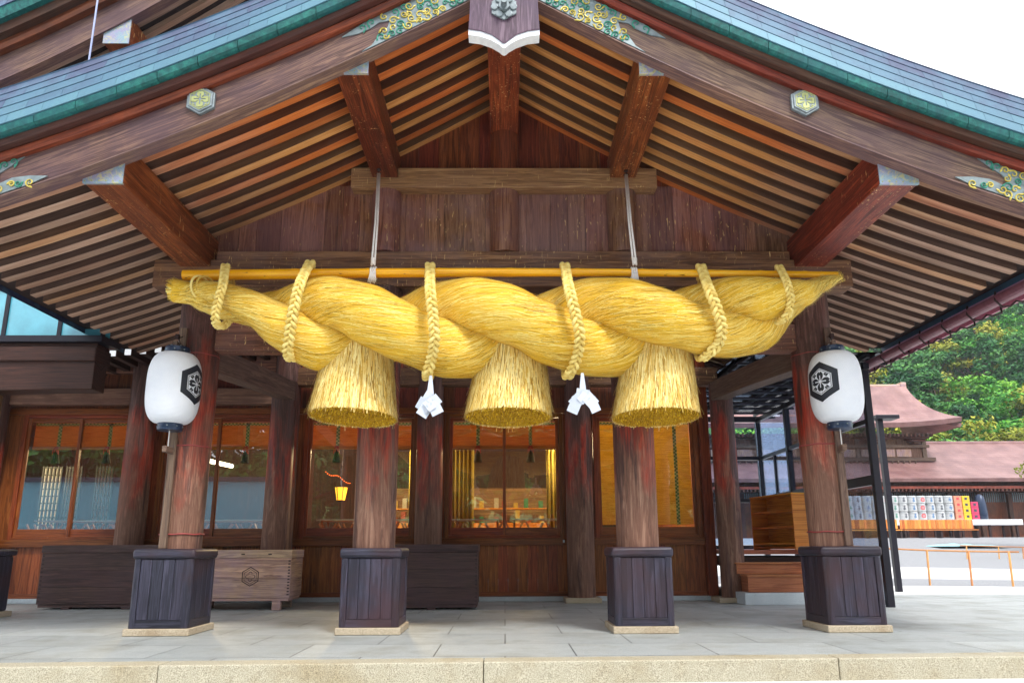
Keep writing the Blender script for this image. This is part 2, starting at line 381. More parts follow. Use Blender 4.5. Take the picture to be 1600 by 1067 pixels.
M_SCROLL = flat('gilt_scroll', s2l(196,178,84), .38, .3, .3, 30); M_SCROLG = flat('verdigris_scroll', s2l(52,132,112), .5, .2, .3, 30); M_PLATE = flat('aged_plate', s2l(122,136,140), .45, .25, .35, 9)
M_WPAINT = flat('white_paint', s2l(226,230,236), .5, 0, .08)
M_NAVY = flat('navy_lacquer', s2l(36,52,78), .3, .2, .15)
M_INK = flat('black_ink', s2l(22,28,40), .5, 0, .1)
M_BLACK = flat('black_steel', s2l(30,28,40), .4, .3, .1)
M_IRON = flat('dark_iron', s2l(60,44,44), .55, .5, .3)
M_RED = flat('red_wire', s2l(150,62,60), .5, 0, .2)
M_GUT = flat('copper_gutter', s2l(128,80,92), .4, .3, .2)
M_GUTP = flat('pink_gutter_side', s2l(190,120,140), .35, .2, .15)
M_ROPEW = flat('white_cord', s2l(232,228,226), .7, 0, .15, 90, bump=.4)
M_PAPER = flat('white_paper', s2l(196,204,218), .7, 0, .04)
M_TABLE = flat('white_tabletop', s2l(170,190,205), .3, 0, .05)
M_CHAIR = flat('chair_wood', s2l(150,90,50), .5, 0, .2)
M_TASS = flat('black_tassel', s2l(22,20,24), .8, 0, .2)
M_REDT = flat('red_cord', s2l(190,30,30), .6, 0, .1)
M_CABLE = flat('pale_cable', s2l(150,160,200), .4, 0, .05)
M_HEDGE = flat('hedge_leaf_dark', s2l(60,84,40), .8, 0, .3)
def lantern_mat():
    g = NG('lantern_paper'); z = g.xyz()[2]; rib = g.math('SINE', g.math('MULTIPLY', z, 2*pi/.0145))
    n = g.noise(g.coord('Object',(1,1,1)), 7, 4); col = g.mix(g.mr(n,.4,.65,0,.3), s2l(236,240,248), s2l(222,228,240))
    col = g.mix(g.mr(rib, .6, 1, 0, .12), col, s2l(150,160,190)); g.bump(rib, .35, .004)
    g.p.inputs['Subsurface Weight'].default_value = .25; g.p.inputs['Subsurface Radius'].default_value = (.05,.05,.05); g.p.inputs['Subsurface Scale'].default_value = .5
    return g.done(col, .55)
M_LANT = lantern_mat()
def straw(name, c0, c1, c2, uvs=(3, 130)):
    g = NG(name); va = g.attr(); n = g.noise(g.coord('UV', (uvs[0], uvs[1], 1)), 1, 5, .7); big = g.noise(g.coord('Object', (1.3,1.3,1.3)), 1.4, 3)
    f = g.math('ADD', g.math('MULTIPLY', va, .62), g.math('ADD', g.math('MULTIPLY', n, .4), g.math('MULTIPLY', big, .2)))
    col = g.ramp(f, [(.28, c0), (.52, c1), (.85, c2)]); g.bump(n, .6, .012)
    return g.done(col, .5, 0, .3)
M_STRAW = straw('rope_straw', s2l(132,88,4), s2l(238,192,48), s2l(255,240,146))
M_TSTRAW = straw('tassel_straw', s2l(132,88,14), s2l(228,186,76), s2l(255,240,168))
M_CUT = straw('cut_straw_ends', s2l(120,84,6), s2l(194,150,22), s2l(236,200,60), (60,60))
M_BRAID = straw('braid_straw', s2l(112,78,14), s2l(210,172,70), s2l(250,230,146), (9,110))
def bamboo():
    g = NG('golden_bamboo'); n = g.noise(g.coord('UV',(1,30,1)), 1, 4); b = g.noise(g.coord('Object',(1,1,1)), 1.6, 3)
    col = g.ramp(g.math('ADD', g.math('MULTIPLY', n,.6), g.math('MULTIPLY', b,.4)), [(.3, s2l(226,150,6)), (.55, s2l(250,186,24)), (.7, s2l(255,210,70))])
    sp = g.noise(g.coord('Object',(5,20,20)), 1.2, 2); col = g.mix(g.mr(sp,.7,.74), col, s2l(120,60,10)); return g.done(col, .28)
M_BAMB = bamboo()
def granite(name, c0, c1, stain, tiles=None, rough=.6):
    g = NG(name); ob = g.coord('Object', (1,1,1)); s1 = g.noise(ob, 130, 2, .9); s2 = g.noise(ob, 1.3, 7, .6); s3 = g.noise(ob, 45, 3, .6)
    col = g.ramp(s1, [(.36, c0), (.60, c1)]); col = g.mix(g.mr(s2, .48, .68, 0, .6), col, stain, 'MULTIPLY')
    col = g.mix(g.mr(s3, .3, .7, 0, .15), col, c0)
    if tiles:
        br = g.n('ShaderNodeTexBrick'); br.offset = .5; br.inputs['Scale'].default_value = 1; br.inputs['Brick Width'].default_value = tiles[0]; br.inputs['Row Height'].default_value = tiles[1]
        br.inputs['Mortar Size'].default_value = .008; br.inputs['Mortar Smooth'].default_value = .2; br.inputs['Bias'].default_value = 0
        br.inputs['Color1'].default_value = (1,1,1,1); br.inputs['Color2'].default_value = (.8,.81,.82,1); br.inputs['Mortar'].default_value = (.3,.3,.31,1)
        g.l(ob, br.inputs['Vector']); col = g.mix(1.0, col, br.outputs[0], 'MULTIPLY')
    g.bump(s1, .12, .003); return g.done(col, g.mr(s2, .35, .65, rough-.15, rough+.15))
M_FLOOR = granite('porch_paving_granite', s2l(106,116,120), s2l(206,210,208), s2l(192,182,166), (1.35,.9), .5)
M_CURB = granite('curb_granite', s2l(116,108,90), s2l(206,200,178), s2l(210,190,152))
M_PLINTH = granite('plinth_granite', s2l(136,120,98), s2l(206,192,168), s2l(190,164,130))
M_STONEW = granite('pale_granite', s2l(172,184,194), s2l(214,222,228), s2l(210,214,216))
def groundm():
    g = NG('ground_gravel_paving'); ob = g.coord('Object',(1,1,1)); xyz = g.xyz(); n = g.noise(ob, 60, 4, .8); n2 = g.noise(ob, .5, 4)
    pale = g.ramp(n, [(.3, s2l(184,186,186)), (.7, s2l(212,212,210))]); grav = g.ramp(n, [(.36, s2l(84,86,90)), (.6, s2l(160,162,166))])
    # bands of gravel between pale paths, running obliquely
    s = g.math('ADD', xyz[1], g.math('MULTIPLY', xyz[0], .28)); s = g.math('ADD', s, g.math('MULTIPLY', n2, .5))
    b1 = g.math('MULTIPLY', g.mr(s, 22.3, 22.6), g.mr(s, 26.0, 26.3, 1, 0)); b2 = g.mr(s, 31.0, 31.4)
    col = g.mix(g.math('MAXIMUM', b1, b2), pale, grav); g.bump(n, .2, .01); return g.done(col, .8)
M_GROUND = groundm()
def glassm(name, tint, refl=.9, mult=1.0):
    m = bpy.data.materials.new(name); m.use_nodes = True; t = m.node_tree; t.nodes.clear(); o = t.nodes.new('ShaderNodeOutputMaterial')
    tr = t.nodes.new('ShaderNodeBsdfTransparent'); gl = t.nodes.new('ShaderNodeBsdfGlossy'); fr = t.nodes.new('ShaderNodeFresnel'); mx = t.nodes.new('ShaderNodeMixShader')
    tr.inputs[0].default_value = tint; gl.inputs['Roughness'].default_value = .01; gl.inputs[0].default_value = (refl,refl,refl,1); fr.inputs['IOR'].default_value = 1.5
    mu = t.nodes.new('ShaderNodeMath'); mu.operation = 'MULTIPLY_ADD'; mu.inputs[1].default_value = mult; mu.inputs[2].default_value = .02
    t.links.new(fr.outputs[0], mu.inputs[0]); t.links.new(mu.outputs[0], mx.inputs[0]); t.links.new(tr.outputs[0], mx.inputs[1]); t.links.new(gl.outputs[0], mx.inputs[2]); t.links.new(mx.outputs[0], o.inputs[0])
    return m
M_GLASS = glassm('window_glass', (.92,.95,.93,1), .95, 2.8)
M_GLASSB = glassm('blue_tinted_glass', (.74,.83,.95,1), .8, .55)
def reed(name, a, b):
    g = NG(name); x = g.xyz(); st = g.math('SINE', g.math('MULTIPLY', x[2], 2*pi/.012)); n = g.noise(g.coord('Object',(2,2,30)), 2, 4)
    col = g.ramp(g.math('ADD', g.math('MULTIPLY', st, .12), n), [(.3, a), (.65, b)]); g.bump(st, .3, .003); m = g.done(col, .55); tl = g.n('ShaderNodeBsdfTranslucent'); g.l(col, tl.inputs[0]); mx = g.n('ShaderNodeMixShader'); mx.inputs[0].default_value = .45; g.l(g.p.outputs[0], mx.inputs[1]); g.l(tl.outputs[0], mx.inputs[2]); g.l(mx.outputs[0], g.out.inputs[0]); return m
M_REED = reed('orange_reed_blind', s2l(190,124,44), s2l(228,170,84))
M_REEDY = reed('yellow_reed_blind', s2l(200,166,44), s2l(244,216,96))
def brocade():
    g = NG('green_brocade'); x = g.xyz(); ch = g.n('ShaderNodeTexChecker'); ch.inputs['Scale'].default_value = 28; g.l(g.coord('Object',(1,1,1)), ch.inputs['Vector'])
    ch.inputs[1].default_value = s2l(98,146,70); ch.inputs[2].default_value = s2l(206,206,140); return g.done(ch.outputs[0], .6)
M_BROC = brocade()
def emis(name, col, st):
    g = NG(name); g.p.inputs['Emission Color'].default_value = col; g.p.inputs['Emission Strength'].default_value = st; return g.done(col, .5)
M_LAMP = emis('lamp_glow', s2l(255,180,50), 1.3)
M_LAMPR = emis('red_bulb_glow', s2l(255,110,40), 1.2)
M_TUBE = emis('ceiling_tube_glow', s2l(255,236,200), 5.0)
def shoji():
    g = NG('shoji_paper'); return g.done(s2l(220,226,226), .7)
M_SHOJI = shoji()
def leafm(name, cs):
    g = NG(name); va = g.attr(); n = g.noise(g.coord('Object',(1,1,1)), .55, 3); f = g.math('ADD', g.math('ADD', g.math('MULTIPLY', va, .42), .09), g.math('MULTIPLY', n, .5))
    f = g.math('ADD', f, g.math('MULTIPLY', g.math('SUBTRACT', g.objrand(), .5), .15))
    col = g.ramp(f, [(.2, cs[0]), (.5, cs[1]), (.8, cs[2])]); return g.done(col, .6, 0, .3)
M_LEAFG = leafm('bright_green_leaf', [s2l(14,66,26), s2l(56,134,34), s2l(140,190,56)])
M_LEAFD = leafm('deep_green_leaf', [s2l(12,52,36), s2l(36,98,46), s2l(96,150,62)])
M_LEAFY = leafm('yellow_olive_leaf', [s2l(66,88,20), s2l(132,142,34), s2l(196,182,56)])
M_BARK = flat('tree_bark', s2l(92,74,62), .8, 0, .3, 8)
# ------------------------------------------------------------------ setting: ground
def grid_mesh(x0, x1, nx, y0, y1, ny, fn):
    mb = MB(); V = [(x0+(x1-x0)*i/nx, y0+(y1-y0)*j/ny) for j in range(ny+1) for i in range(nx+1)]
    q = nx+1
    mb.add([(x,y,fn(x,y)) for x,y in V], [(j*q+i, j*q+i+1, (j+1)*q+i+1, (j+1)*q+i) for j in range(ny) for i in range(nx)], uvs=[(x,y) for x,y in V]); return mb
def sst(a, b, x): t = min(max((x-a)/(b-a), 0), 1); return t*t*(3-2*t)
def ground_z(x, y):
    if y < 7.2: return -.19
    return -.014 + 1.5*sst(20, 47, y) + .25*sst(47, 70, y)
gm = MB(); ys = [-400, -60, 6.0, 7.1, 7.3, 12, 16, 19, 20, 22, 24, 26, 28, 30, 33, 36, 39, 42, 45, 48, 60, 70, 200, 600]; xs = [-400, -40, 0, 8, 14, 20, 30, 45, 80, 400]
gm.add([(x,y,ground_z(x,y)) for y in ys for x in xs], [(j*len(xs)+i, j*len(xs)+i+1, (j+1)*len(xs)+i+1, (j+1)*len(xs)+i) for j in range(len(ys)-1) for i in range(len(xs)-1)], uvs=[(x,y) for y in ys for x in xs])
tag(obj('ground', gm, M_GROUND), kind='structure')
KE = lambda x: 6.86+.033*x       # the kerb line runs very slightly askew to the porch
fl = MB(); fl.prism([(-26,KE(-26)+.26),(14,KE(14)+.26),(14,15.6),(-26,15.6)], -.3, 0.0, plane='XY')
tag(obj('porch_paving', fl, M_FLOOR), kind='structure')
cb = MB(0); x = -26
while x < 14:
    x2 = min(x + random.uniform(2.6, 3.4), 14); cb.prism([(x+.003,KE(x)),(x2-.003,KE(x2)),(x2-.003,KE(x2)+.257),(x+.003,KE(x)+.257)], -.3, .002, plane='XY'); x = x2
tag(obj('kerb', cb, M_CURB, bev=.012), kind='structure')

# ------------------------------------------------------------------ PORCH (gabled entrance hall)
porch = thing('shrine_porch', 'dark wooden gabled shrine porch on four stout columns under a verdigris copper roof', 'shrine porch', (0, 9.3, 0))
Rf = lambda x: 7.25 - .62*abs(x) + .024*x*x
XE = 6.35
def xsl(s, a=.0, b=XE, n=22): return [s*(a+(b-a)*i/n) for i in range(n+1)]
CXS = [-4.05, -1.64, 1.67, 4.10]
for i, cx in enumerate(CXS):
    r0, r1 = (.245, .262) if i in (0, 3) else (.262, .262)
    mb = MB(2); top = 4.4 if i in (0,3) else 4.39
    mb.tube([(cx, 9.3, z) for z in (0.1, 1, 2, 3, top)], [r0, r0, (r0+r1)/2, r1, r1], n=56)
    o = obj('column', mb, W_COL, porch); smooth_by_angle(o)
    if i in (0, 3):
        for z in (1.17, 2.26, 3.46):
            b = MB(); b.tube([(cx+(r0+.012)*cos(2*pi*k/40), 9.3+(r0+.012)*sin(2*pi*k/40), z+.004*sin(k)) for k in range(40)], .009, n=6, closed=True)
            obj('binding_wire', b, M_RED, o, smooth=True)
for i, cx in enumerate([-4.08, -1.61, 1.66, 4.19]):
    yc = 9.29; h = .355; e = MB(2)
    # four rounded corner posts
    for sx in (-1,1):
        for sy in (-1,1):
            a = cx+sx*h; b = yc+sy*h; r = .045; P = []
            cxr, cyr = a-sx*r, b-sy*r
            for k in range(7):
                t = k/6*pi/2; P.append((cxr+sx*r*cos(t), cyr+sy*r*sin(t)))
            P += [(a-sx*.085, b), (a-sx*.085, b-sy*.02), (a-sx*.05, b-sy*.05), (a-sx*.02, b-sy*.085), (a, b-sy*.085)]
            e.prism(P if sx*sy < 0 else P[::-1], .085, .875, plane='XY')
    W = h-.085
    for z0, z1 in ((.085, .175),):
        e.box(cx-W, cx+W, yc-h+.002, yc-h+.02, z0, z1, g=0); e.box(cx-W, cx+W, yc+h-.02, yc+h-.002, z0, z1, g=0)
        e.box(cx-h+.002, cx-h+.02, yc-W, yc+W, z0, z1, g=1); e.box(cx+h-.02, cx+h-.002, yc-W, yc+W, z0, z1, g=1)
    for k in range(4):
        a = -W + 2*W*k/4 + .0025; b = -W + 2*W*(k+1)/4 - .0025; z0, z1 = .178, .872
        e.box(cx+a, cx+b, yc-h+.014, yc-h+.03, z0, z1); e.box(cx+a, cx+b, yc+h-.03, yc+h-.014, z0, z1)
        e.box(cx-h+.014, cx-h+.03, yc+a, yc+b, z0, z1); e.box(cx+h-.03, cx+h-.014, yc+a, yc+b, z0, z1)
    e.box(cx-h+.032, cx+h-.032, yc-h+.032, yc+h-.032, .09, .87, var=.1)
    body = obj('column_casing', e, W_CASE, porch, bev=.003)
    c = MB(0); c.box(cx-h-.018, cx+h+.018, yc-h-.018, yc+h+.018, .876, .995)
    co = obj('cap', c, W_CASE, body); md = co.modifiers.new('b', 'BEVEL'); md.width = .04; md.segments = 4; md.limit_method = 'ANGLE'; smooth_by_angle(co, 60)
    p = MB(0); p.box(cx-h-.03, cx+h+.03, yc-h-.03, yc+h+.03, .002, .083); obj('plinth', p, M_PLINTH, body, bev=.01)

def beam(name, x0,x1,y0,y1,z0,z1, m, par, g=0, bev=.012, label=None):
    mb = MB(g); mb.box(x0,x1,y0,y1,z0,z1); return obj(name, mb, m, par, bev=bev, label=label)
# tie beams
beam('tie_beam', -4.67, 4.67, 9.10, 9.46, 4.38, 4.758, W_BEAM, porch)
beam('sill_beam', -3.86, 3.86, 9.12, 9.44, 4.762, 4.89, W_BEAM, porch)
beam('penetrating_beam', -3.8, 3.86, 9.17, 9.43, 3.52, 3.88, W_BEAM, porch)
mb = MB(0); gx = 2.10
mb.box(-gx, gx, 9.06, 9.28, 5.795, 6.09); obj('gable_tie_beam', mb, W_TIE, porch, bev=.014)
# purlins + end caps
def purlin(cx, hw, z0, z1, y0, y1, mat, cap=True):
    mb = MB(1); mb.box(cx-hw, cx+hw, y0, y1, z0, z1); o = obj('purlin', mb, mat, porch, bev=.01)
    if cap:
        c = MB(0); c.box(cx-hw-.004, cx+hw+.004, y0-.014, y0-.001, z0-.004, z1+.004); c.box(cx-hw-.004, cx+hw+.004, y0, y0+.02, z0-.005, z0-.001)
        obj('end_plate', c, M_ENDP, o)
        n = MB(0)
        for k in range(6):
            for (xx, zz) in ((cx-hw+.02+k*(2*hw-.04)/5, z0+.02),): n.cyl((xx, y0-.022, zz), (xx, y0-.013, zz), .007, n=8)
        obj('rivet', n, M_GOLD, o)
    return o
purlin(-1.63, .175, 5.94, 6.33, 6.83, 9.4, W_REDB); purlin(1.63, .175, 5.94, 6.33, 6.83, 9.4, W_REDB)
purlin(-4.12, .20, 4.655, 5.10, 6.83, 9.4, W_REDB); purlin(4.10, .20, 4.655, 5.10, 6.83, 9.4, W_REDB)
purlin(0, .193, 6.68, 7.15, 6.84, 9.4, W_REDB, cap=False)
# gable boards and struts
gb = MB(2); x = -3.95
while x < 3.94:
    x2 = min(x + random.choice([.24,.27,.3,.33]), 3.95); za, zb = Rf(x)+.10, Rf(x2)+.10; off = random.uniform(0,.006)
    y0 = 9.285+off
    lo, hi = 4.892, 5.9
    gb.prism([(x+.002, lo), (x2-.002, lo), (x2-.002, max(min(zb,5.93),lo+.05)), (x+.002, max(min(za,5.93),lo+.05))], y0, 9.34); x = x2
obj('gable_boarding', gb, W_GABLE, porch)
gb = MB(2); x = -2.35
while x < 2.34:
    x2 = min(x + .285, 2.35); za, zb = Rf(x)+.10, Rf(x2)+.10
    y0 = 9.29+random.uniform(0,.005)
    pts = [(x+.002, 5.935), (x2-.002, 5.935), (x2-.002, zb), (x+.002, za)]
    gb.prism(pts, y0, 9.34); x = x2
obj('upper_gable_boarding', gb, W_GABLER, porch)
mb = MB(2); mb.prism([(-3.95,4.9),(3.95,4.9),(3.95,Rf(3.95)+.15),(2.0,Rf(2)+.15),(0,Rf(0)+.12),(-2.0,Rf(2)+.15),(-3.95,Rf(3.95)+.15)], 9.345, 9.37); obj('gable_backing', mb, W_DECK, porch)
for cx, z0, z1, r in ((0, 4.891, 5.794, .2), (-1.63, 4.891, 5.794, .2), (1.63, 4.891, 5.794, .2)):
    mb = MB(2); mb.cyl((cx, 9.27, z0), (cx, 9.27, z1), r, n=40); o = obj('strut', mb, W_GABLE, porch); smooth_by_angle(o)
mb = MB(2); mb.cyl((0, 9.27, 6.091), (0, 9.27, 6.70), .2, n=40); o = obj('king_post', mb, W_GABLER, porch); smooth_by_angle(o)
# braces running back from the corner columns to the hall
for s in (-1, 1):
    mb = MB(1); a = (s*4.13, 9.52, 3.50); n = 14; pts = []
    V = []; UV = []
    for k in range(n+1):
        t = k/n; y = 9.50+4.15*t; zc = 3.52+.40*t + .015*sin(pi*t); hh = .175
        for dx, dz in ((-.15,-hh),(.15,-hh),(.15,hh),(-.15,hh)): V.append((s*4.13+dx, y, zc+dz))
        UV += [(y, 0), (y, .3), (y, .65), (y, .95)]
    F = [(k*4+j, k*4+(j+1)%4, (k+1)*4+(j+1)%4, (k+1)*4+j) for k in range(n) for j in range(4)] + [(0,1,2,3), (n*4+3,n*4+2,n*4+1,n*4)]
    mb.add(V, F, uvs=UV); obj('brace_beam', mb, W_BRACK, porch, bev=.012)
# roof
def robj(name, mb, mats, **k): return obj(name, mb, mats, porch, **k)
base_r = {}
for s in (-1, 1):
    mb = MB(0); sec = [(-.065, 0), (.065, 0), (.065, .16), (-.065, .16)]
    xs_ = xsl(s, .17, XE-.03, 20)
    mb.sweep(Rf, xs_, [(6.97+y, z) for y, z in sec])
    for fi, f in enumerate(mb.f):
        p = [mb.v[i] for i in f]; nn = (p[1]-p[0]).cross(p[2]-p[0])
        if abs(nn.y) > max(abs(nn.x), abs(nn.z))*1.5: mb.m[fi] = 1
    base_r[s] = robj('rafter', mb, [W_RAFT, W_RAFT_SHADED], bev=.006)
    for k in range(1, 19):
        c = base_r[s].copy(); COL.objects.link(c); c.parent = porch; c.location = base_r[s].location + Vector((random.uniform(-.006,.006), .285*k, random.uniform(-.004,.004)))
YB = 12.35
for s in (-1, 1):
    mb = MB(0)
    for k in range(26):                                   # deck boards run across the rafters
        a = .0 + (XE)*k/26; b = (XE)*(k+1)/26-.004; zz = Rf(a)+.163, Rf(b)+.163
        mb.add([(s*a,6.82,zz[0]),(s*b,6.82,zz[1]),(s*b,YB,zz[1]),(s*a,YB,zz[0]),(s*a,6.82,zz[0]+.03),(s*b,6.82,zz[1]+.03),(s*b,YB,zz[1]+.03),(s*a,YB,zz[0]+.03)],
               [(0,3,2,1),(4,5,6,7),(0,1,5,4),(1,2,6,5),(2,3,7,6),(3,0,4,7)], g=1)
    robj('roof_boarding', mb, W_DECK)
    XV = 7.0
    # bargeboard with a rounded lower edge
    mb = MB(0); mb.sweep(Rf, xsl(s, 0, XV, 40), [(6.70,-.245),(6.715,-.28),(6.80,-.28),(6.815,-.265),(6.815,.12),(6.70,.12)])
    bb = robj('bargeboard', mb, W_BARGE); smooth_by_angle(bb, 50)
    mb = MB(0); mb.sweep(Rf, xsl(s, 0, XV, 40), [(6.69,-.300),(6.84,-.325),(6.84,-.282),(6.69,-.284)]); smooth_by_angle(robj('bargeboard_lip', mb, W_BARGE), 50)
    mb = MB(0); mb.sweep(Rf, xsl(s, 0, XV, 40), [(6.64,.075),(6.625,.10),(6.625,.155),(6.64,.168),(6.80,.168),(6.698,.075)]); smooth_by_angle(robj('verge_moulding', mb, W_MOULD), 40)
    mb = MB(0); mb.sweep(Rf, xsl(s, 0, XV, 40), [(6.56,.171),(6.545,.19),(6.54,.235),(6.80,.235),(6.80,.171)]); smooth_by_angle(robj('verge_fascia', mb, W_MOULD2), 40)
    mb = MB(0); xs_ = xsl(s, 0, XV, 18)
    for a, b in zip(xs_[:-1], xs_[1:]):
        e = (b-a)*.008; mb.sweep(Rf, [a+e, (a+b)/2, b-e], [(6.50,.238),(6.47,.25),(6.458,.318),(6.80,.318),(6.80,.238)])
    robj('copper_edge', mb, M_TEAL)
    # stepped copper courses of the thick verge
    mb = MB(0); z = .322; y = 6.468
    hts = [.122,.118,.113,.108,.103]; bias = [(.8,.98),(.55,.85),(.4,.72),(.25,.6),(.1,.35)]
    for c_, hh in enumerate(hts):
        dy = .026+.003*c_; L = .36; pos = -(c_ % 2)*.18 - random.random()*.1
        while pos < XV:
            a = max(pos, 0); b = min(pos+L+random.uniform(-.04,.04), XV)
            if b - a > .02:
                xx = [s*(a+.0015), s*(a+b)/2, s*(b-.0015)]
                mb.sweep(Rf, xx, [(y+.01, z+.002), (y-.020, z+.008), (y-.018+dy, z+hh-.001), (y+dy+.12, z+hh-.001), (y+.12, z+.002)], var=random.uniform(*bias[c_]))
            pos = b if b > pos else pos+L
        y += dy; z += hh
    robj('copper_course', mb, M_COPPER)
    # verge roll on top
    mb = MB(0); mb.sweep(Rf, xsl(s, 0, XV, 40), [(y-.006, z-.002), (y-.02, z+.018), (y+.0, z+.034), (y+.06, z+.036), (y+.1, z)], var=.5 if s < 0 else .0); robj('verge_roll', mb, M_COPPER)
    # roof covering behind the verge
    mb = MB(0); xs_ = xsl(s, 0, XE+.35, 36)
    for i in range(36):
        a, b = xs_[i], xs_[i+1]; yy = y+.05
        while yy < YB:
            y2 = min(yy+1.2, YB); za, zb = Rf(a)+z-.02, Rf(b)+z-.02
            mb.add([(a,yy,za),(b,yy,zb-.012),(b,y2,zb-.012),(a,y2,za)], [(0,1,2,3)], var=random.uniform(.2,.9)); yy = y2
    mb.add([(xs_[-1],6.83,Rf(xs_[-1])+.17),(xs_[-1],YB,Rf(xs_[-1])+.17),(xs_[-1],YB,Rf(xs_[-1])+z-.03),(xs_[-1],6.83,Rf(xs_[-1])+z-.03)], [(0,1,2,3)])
    robj('copper_roofing', mb, M_COPPER)
    mb = MB(0); mb.sweep(lambda q: Rf(XE), [s*(XE-.02), s*(XE+.34)], [(6.84,.14),(YB,.14),(YB,.17),(6.84,.17)]); robj('eave_soffit', mb, W_DECK)

# filigree plates on the bargeboards (apex pair and eave pair)
def plate_poly(pts_px, yy=6.69):
    return [(at(px, py, Y=yy).x, at(px, py, Y=yy).z) for px, py in pts_px]
def filig(parentname, pts, yy, depth=.012):
    mb = MB(0); mb.prism(pts, yy-depth, yy); return mb
apexL = []
def apex(s):
    up = [(x, Rf(x)+.072) for x in [.0,.3,.6,.9,1.15,1.35,1.5]]
    tipc = [(1.72, Rf(1.72)+.02), (1.55, Rf(1.55)-.03), (1.42, Rf(1.42)-.035), (1.33, Rf(1.33)-.01), (1.22, Rf(1.22)-.05), (1.24, Rf(1.24)-.12), (1.33, Rf(1.33)-.17), (1.40, Rf(1.40)-.25)]
    lo = [(x, Rf(x)-.272) for x in [1.5,1.2,.9,.6,.3,0]]
    return [(s*a, b) for a, b in up+tipc+lo]
def eaveorn(s):
    P = [(4.86, .07), (5.3,.07),(5.9,.07),(6.6,.07),(6.6,-.27),(5.9,-.27),(5.2,-.27),(4.75,-.27),(4.6,-.245),(4.78,-.17),(4.95,-.13),(5.08,-.15),(5.14,-.1),(5.08,-.03),(4.98,0.01)]
    return [(s*a, Rf(a)+b) for a, b in P]
def scroll(mb, cx, cz, r, a0, turns, sgn, y=6.685, m=1):
    n = 22; P = []; 
    for k in range(n+1):
        t = k/n; rr_ = r*(1-t)**.8+.004; a = a0+sgn*turns*2*pi*t; P.append((cx+rr_*cos(a), y-.004*sin(pi*t), cz+rr_*sin(a)))
    mb.tube(P, [max(.0035, .0085*(1-.5*k/n)) for k in range(n+1)], n=6, m=m)
    a = a0; d = Vector((-sin(a)*-sgn, 0, cos(a)*-sgn))                     # a leaf trailing off the outer end
    p0 = Vector(P[0]); q = [p0+d*(r*.9*u)+Vector((cos(a),0,sin(a)))*(r*.35*u*u) for u in (0,.33,.66,1)]
    mb.tube(q, [.009,.012,.009,.003], n=6, m=m)
def inband(x, dz): return -.245+.02 < dz < .05
for s in (-1, 1):
    for nm, pl, zone in (('a', apex(s), [(x, dz) for x in [.12+.088*i for i in range(14)] for dz in (.02,-.07,-.16,-.235)]+[(1.42,.03),(1.5,.01),(1.30,-.22)]), ('e', eaveorn(s), [(x, dz) for x in [5.12+.09*i for i in range(14)] for dz in (.02,-.07,-.16,-.235)]+[(4.95,.04),(5.04,.03),(4.75,-.25),(4.86,-.22),(4.96,-.2),(5.05,-.2)])):
        plate = filig('filigree_plate', pl, 6.699); rs = random.Random(11)
        for (x, dz) in zone:
            if nm == 'a' and x > 1.22 and dz < -.02 and dz > -.15: continue
            r = rs.uniform(.026,.046); xx = x+rs.uniform(-.02,.02)
            scroll(plate, s*xx, Rf(xx)+dz+rs.uniform(-.012,.012), r, rs.uniform(0,2*pi), rs.uniform(.9,1.5), rs.choice((-1,1)), 6.684, m=1 if rs.random() < .62 else 2)
        smooth_by_angle(robj('filigree_plate', plate, [M_PLATE, M_SCROLL, M_SCROLG]), 50)
# hexagonal crests on the bargeboards
def hexd(u, v):
    return max(abs(u), abs(u*.5+v*.8660254), abs(u*.5-v*.8660254))/.8660254
def petal(u, v):
    r = sqrt(u*u+v*v); a = atan2(v, u)
    k = cos(2*a); lob = abs(k)**.55
    if r < .05: return False
    big = (.08 < r < .47*lob+.02) and abs(k) > .25 and not (r < .30 and min(abs(u), abs(v)) < .022) and not (r > .43 and min(abs(u),abs(v)) < .03)
    au, av = abs(u), abs(v); dd = abs(au-.33)+abs(av-.33); small = dd < .13 and not (abs(au-av) < .012)
    return big or small
def crest_dark(u, v):
    h = hexd(u, v)
    if .66 < h < 1: return True
    if .585 < h < .615: return True
    return petal(u, v) if h < .56 else False
def raster(fn, N, put, mb, ext=1.02, thick=0):
    """cells of an N x N grid over [-ext,ext]^2 where fn(u,v) holds; put(u,v) -> 3D point"""
    st = 2*ext/N; V = {}; vs = []; F = []
    def vid(i, j):
        if (i,j) not in V: V[(i,j)] = len(vs); vs.append(put(-ext+i*st, -ext+j*st))
        return V[(i,j)]
    for j in range(N):
        for i in range(N):
            if fn(-ext+(i+.5)*st, -ext+(j+.5)*st): F.append((vid(i,j), vid(i+1,j), vid(i+1,j+1), vid(i,j+1)))
    mb.add(vs, F, uvs=[(0,0)]*len(vs), var=.5)
for s in (-1, 1):
    cx, cz, R_ = s*3.13, 5.505, .165
    hx = lambda rr: [(cx+rr*cos(pi/2+k*pi/3), cz+rr*sin(pi/2+k*pi/3)) for k in range(6)]
    mb = MB(0); mb.prism(hx(R_), 6.66, 6.699); mb.prism(hx(R_*.86), 6.648, 6.66)
    o = robj('hexagonal_crest', mb, M_SILV, bev=.008)
    g = MB(0); raster(lambda u, v: (petal(u*.8, v*.8) and hexd(u,v) < .6) or .66 < hexd(u,v) < .72, 50, lambda u, v: (cx+u*R_, 6.643, cz+v*R_), g)
    q = obj('petal_relief', g, M_GOLD, o, merge=False); q.modifiers.new('s','SOLIDIFY').thickness = .004
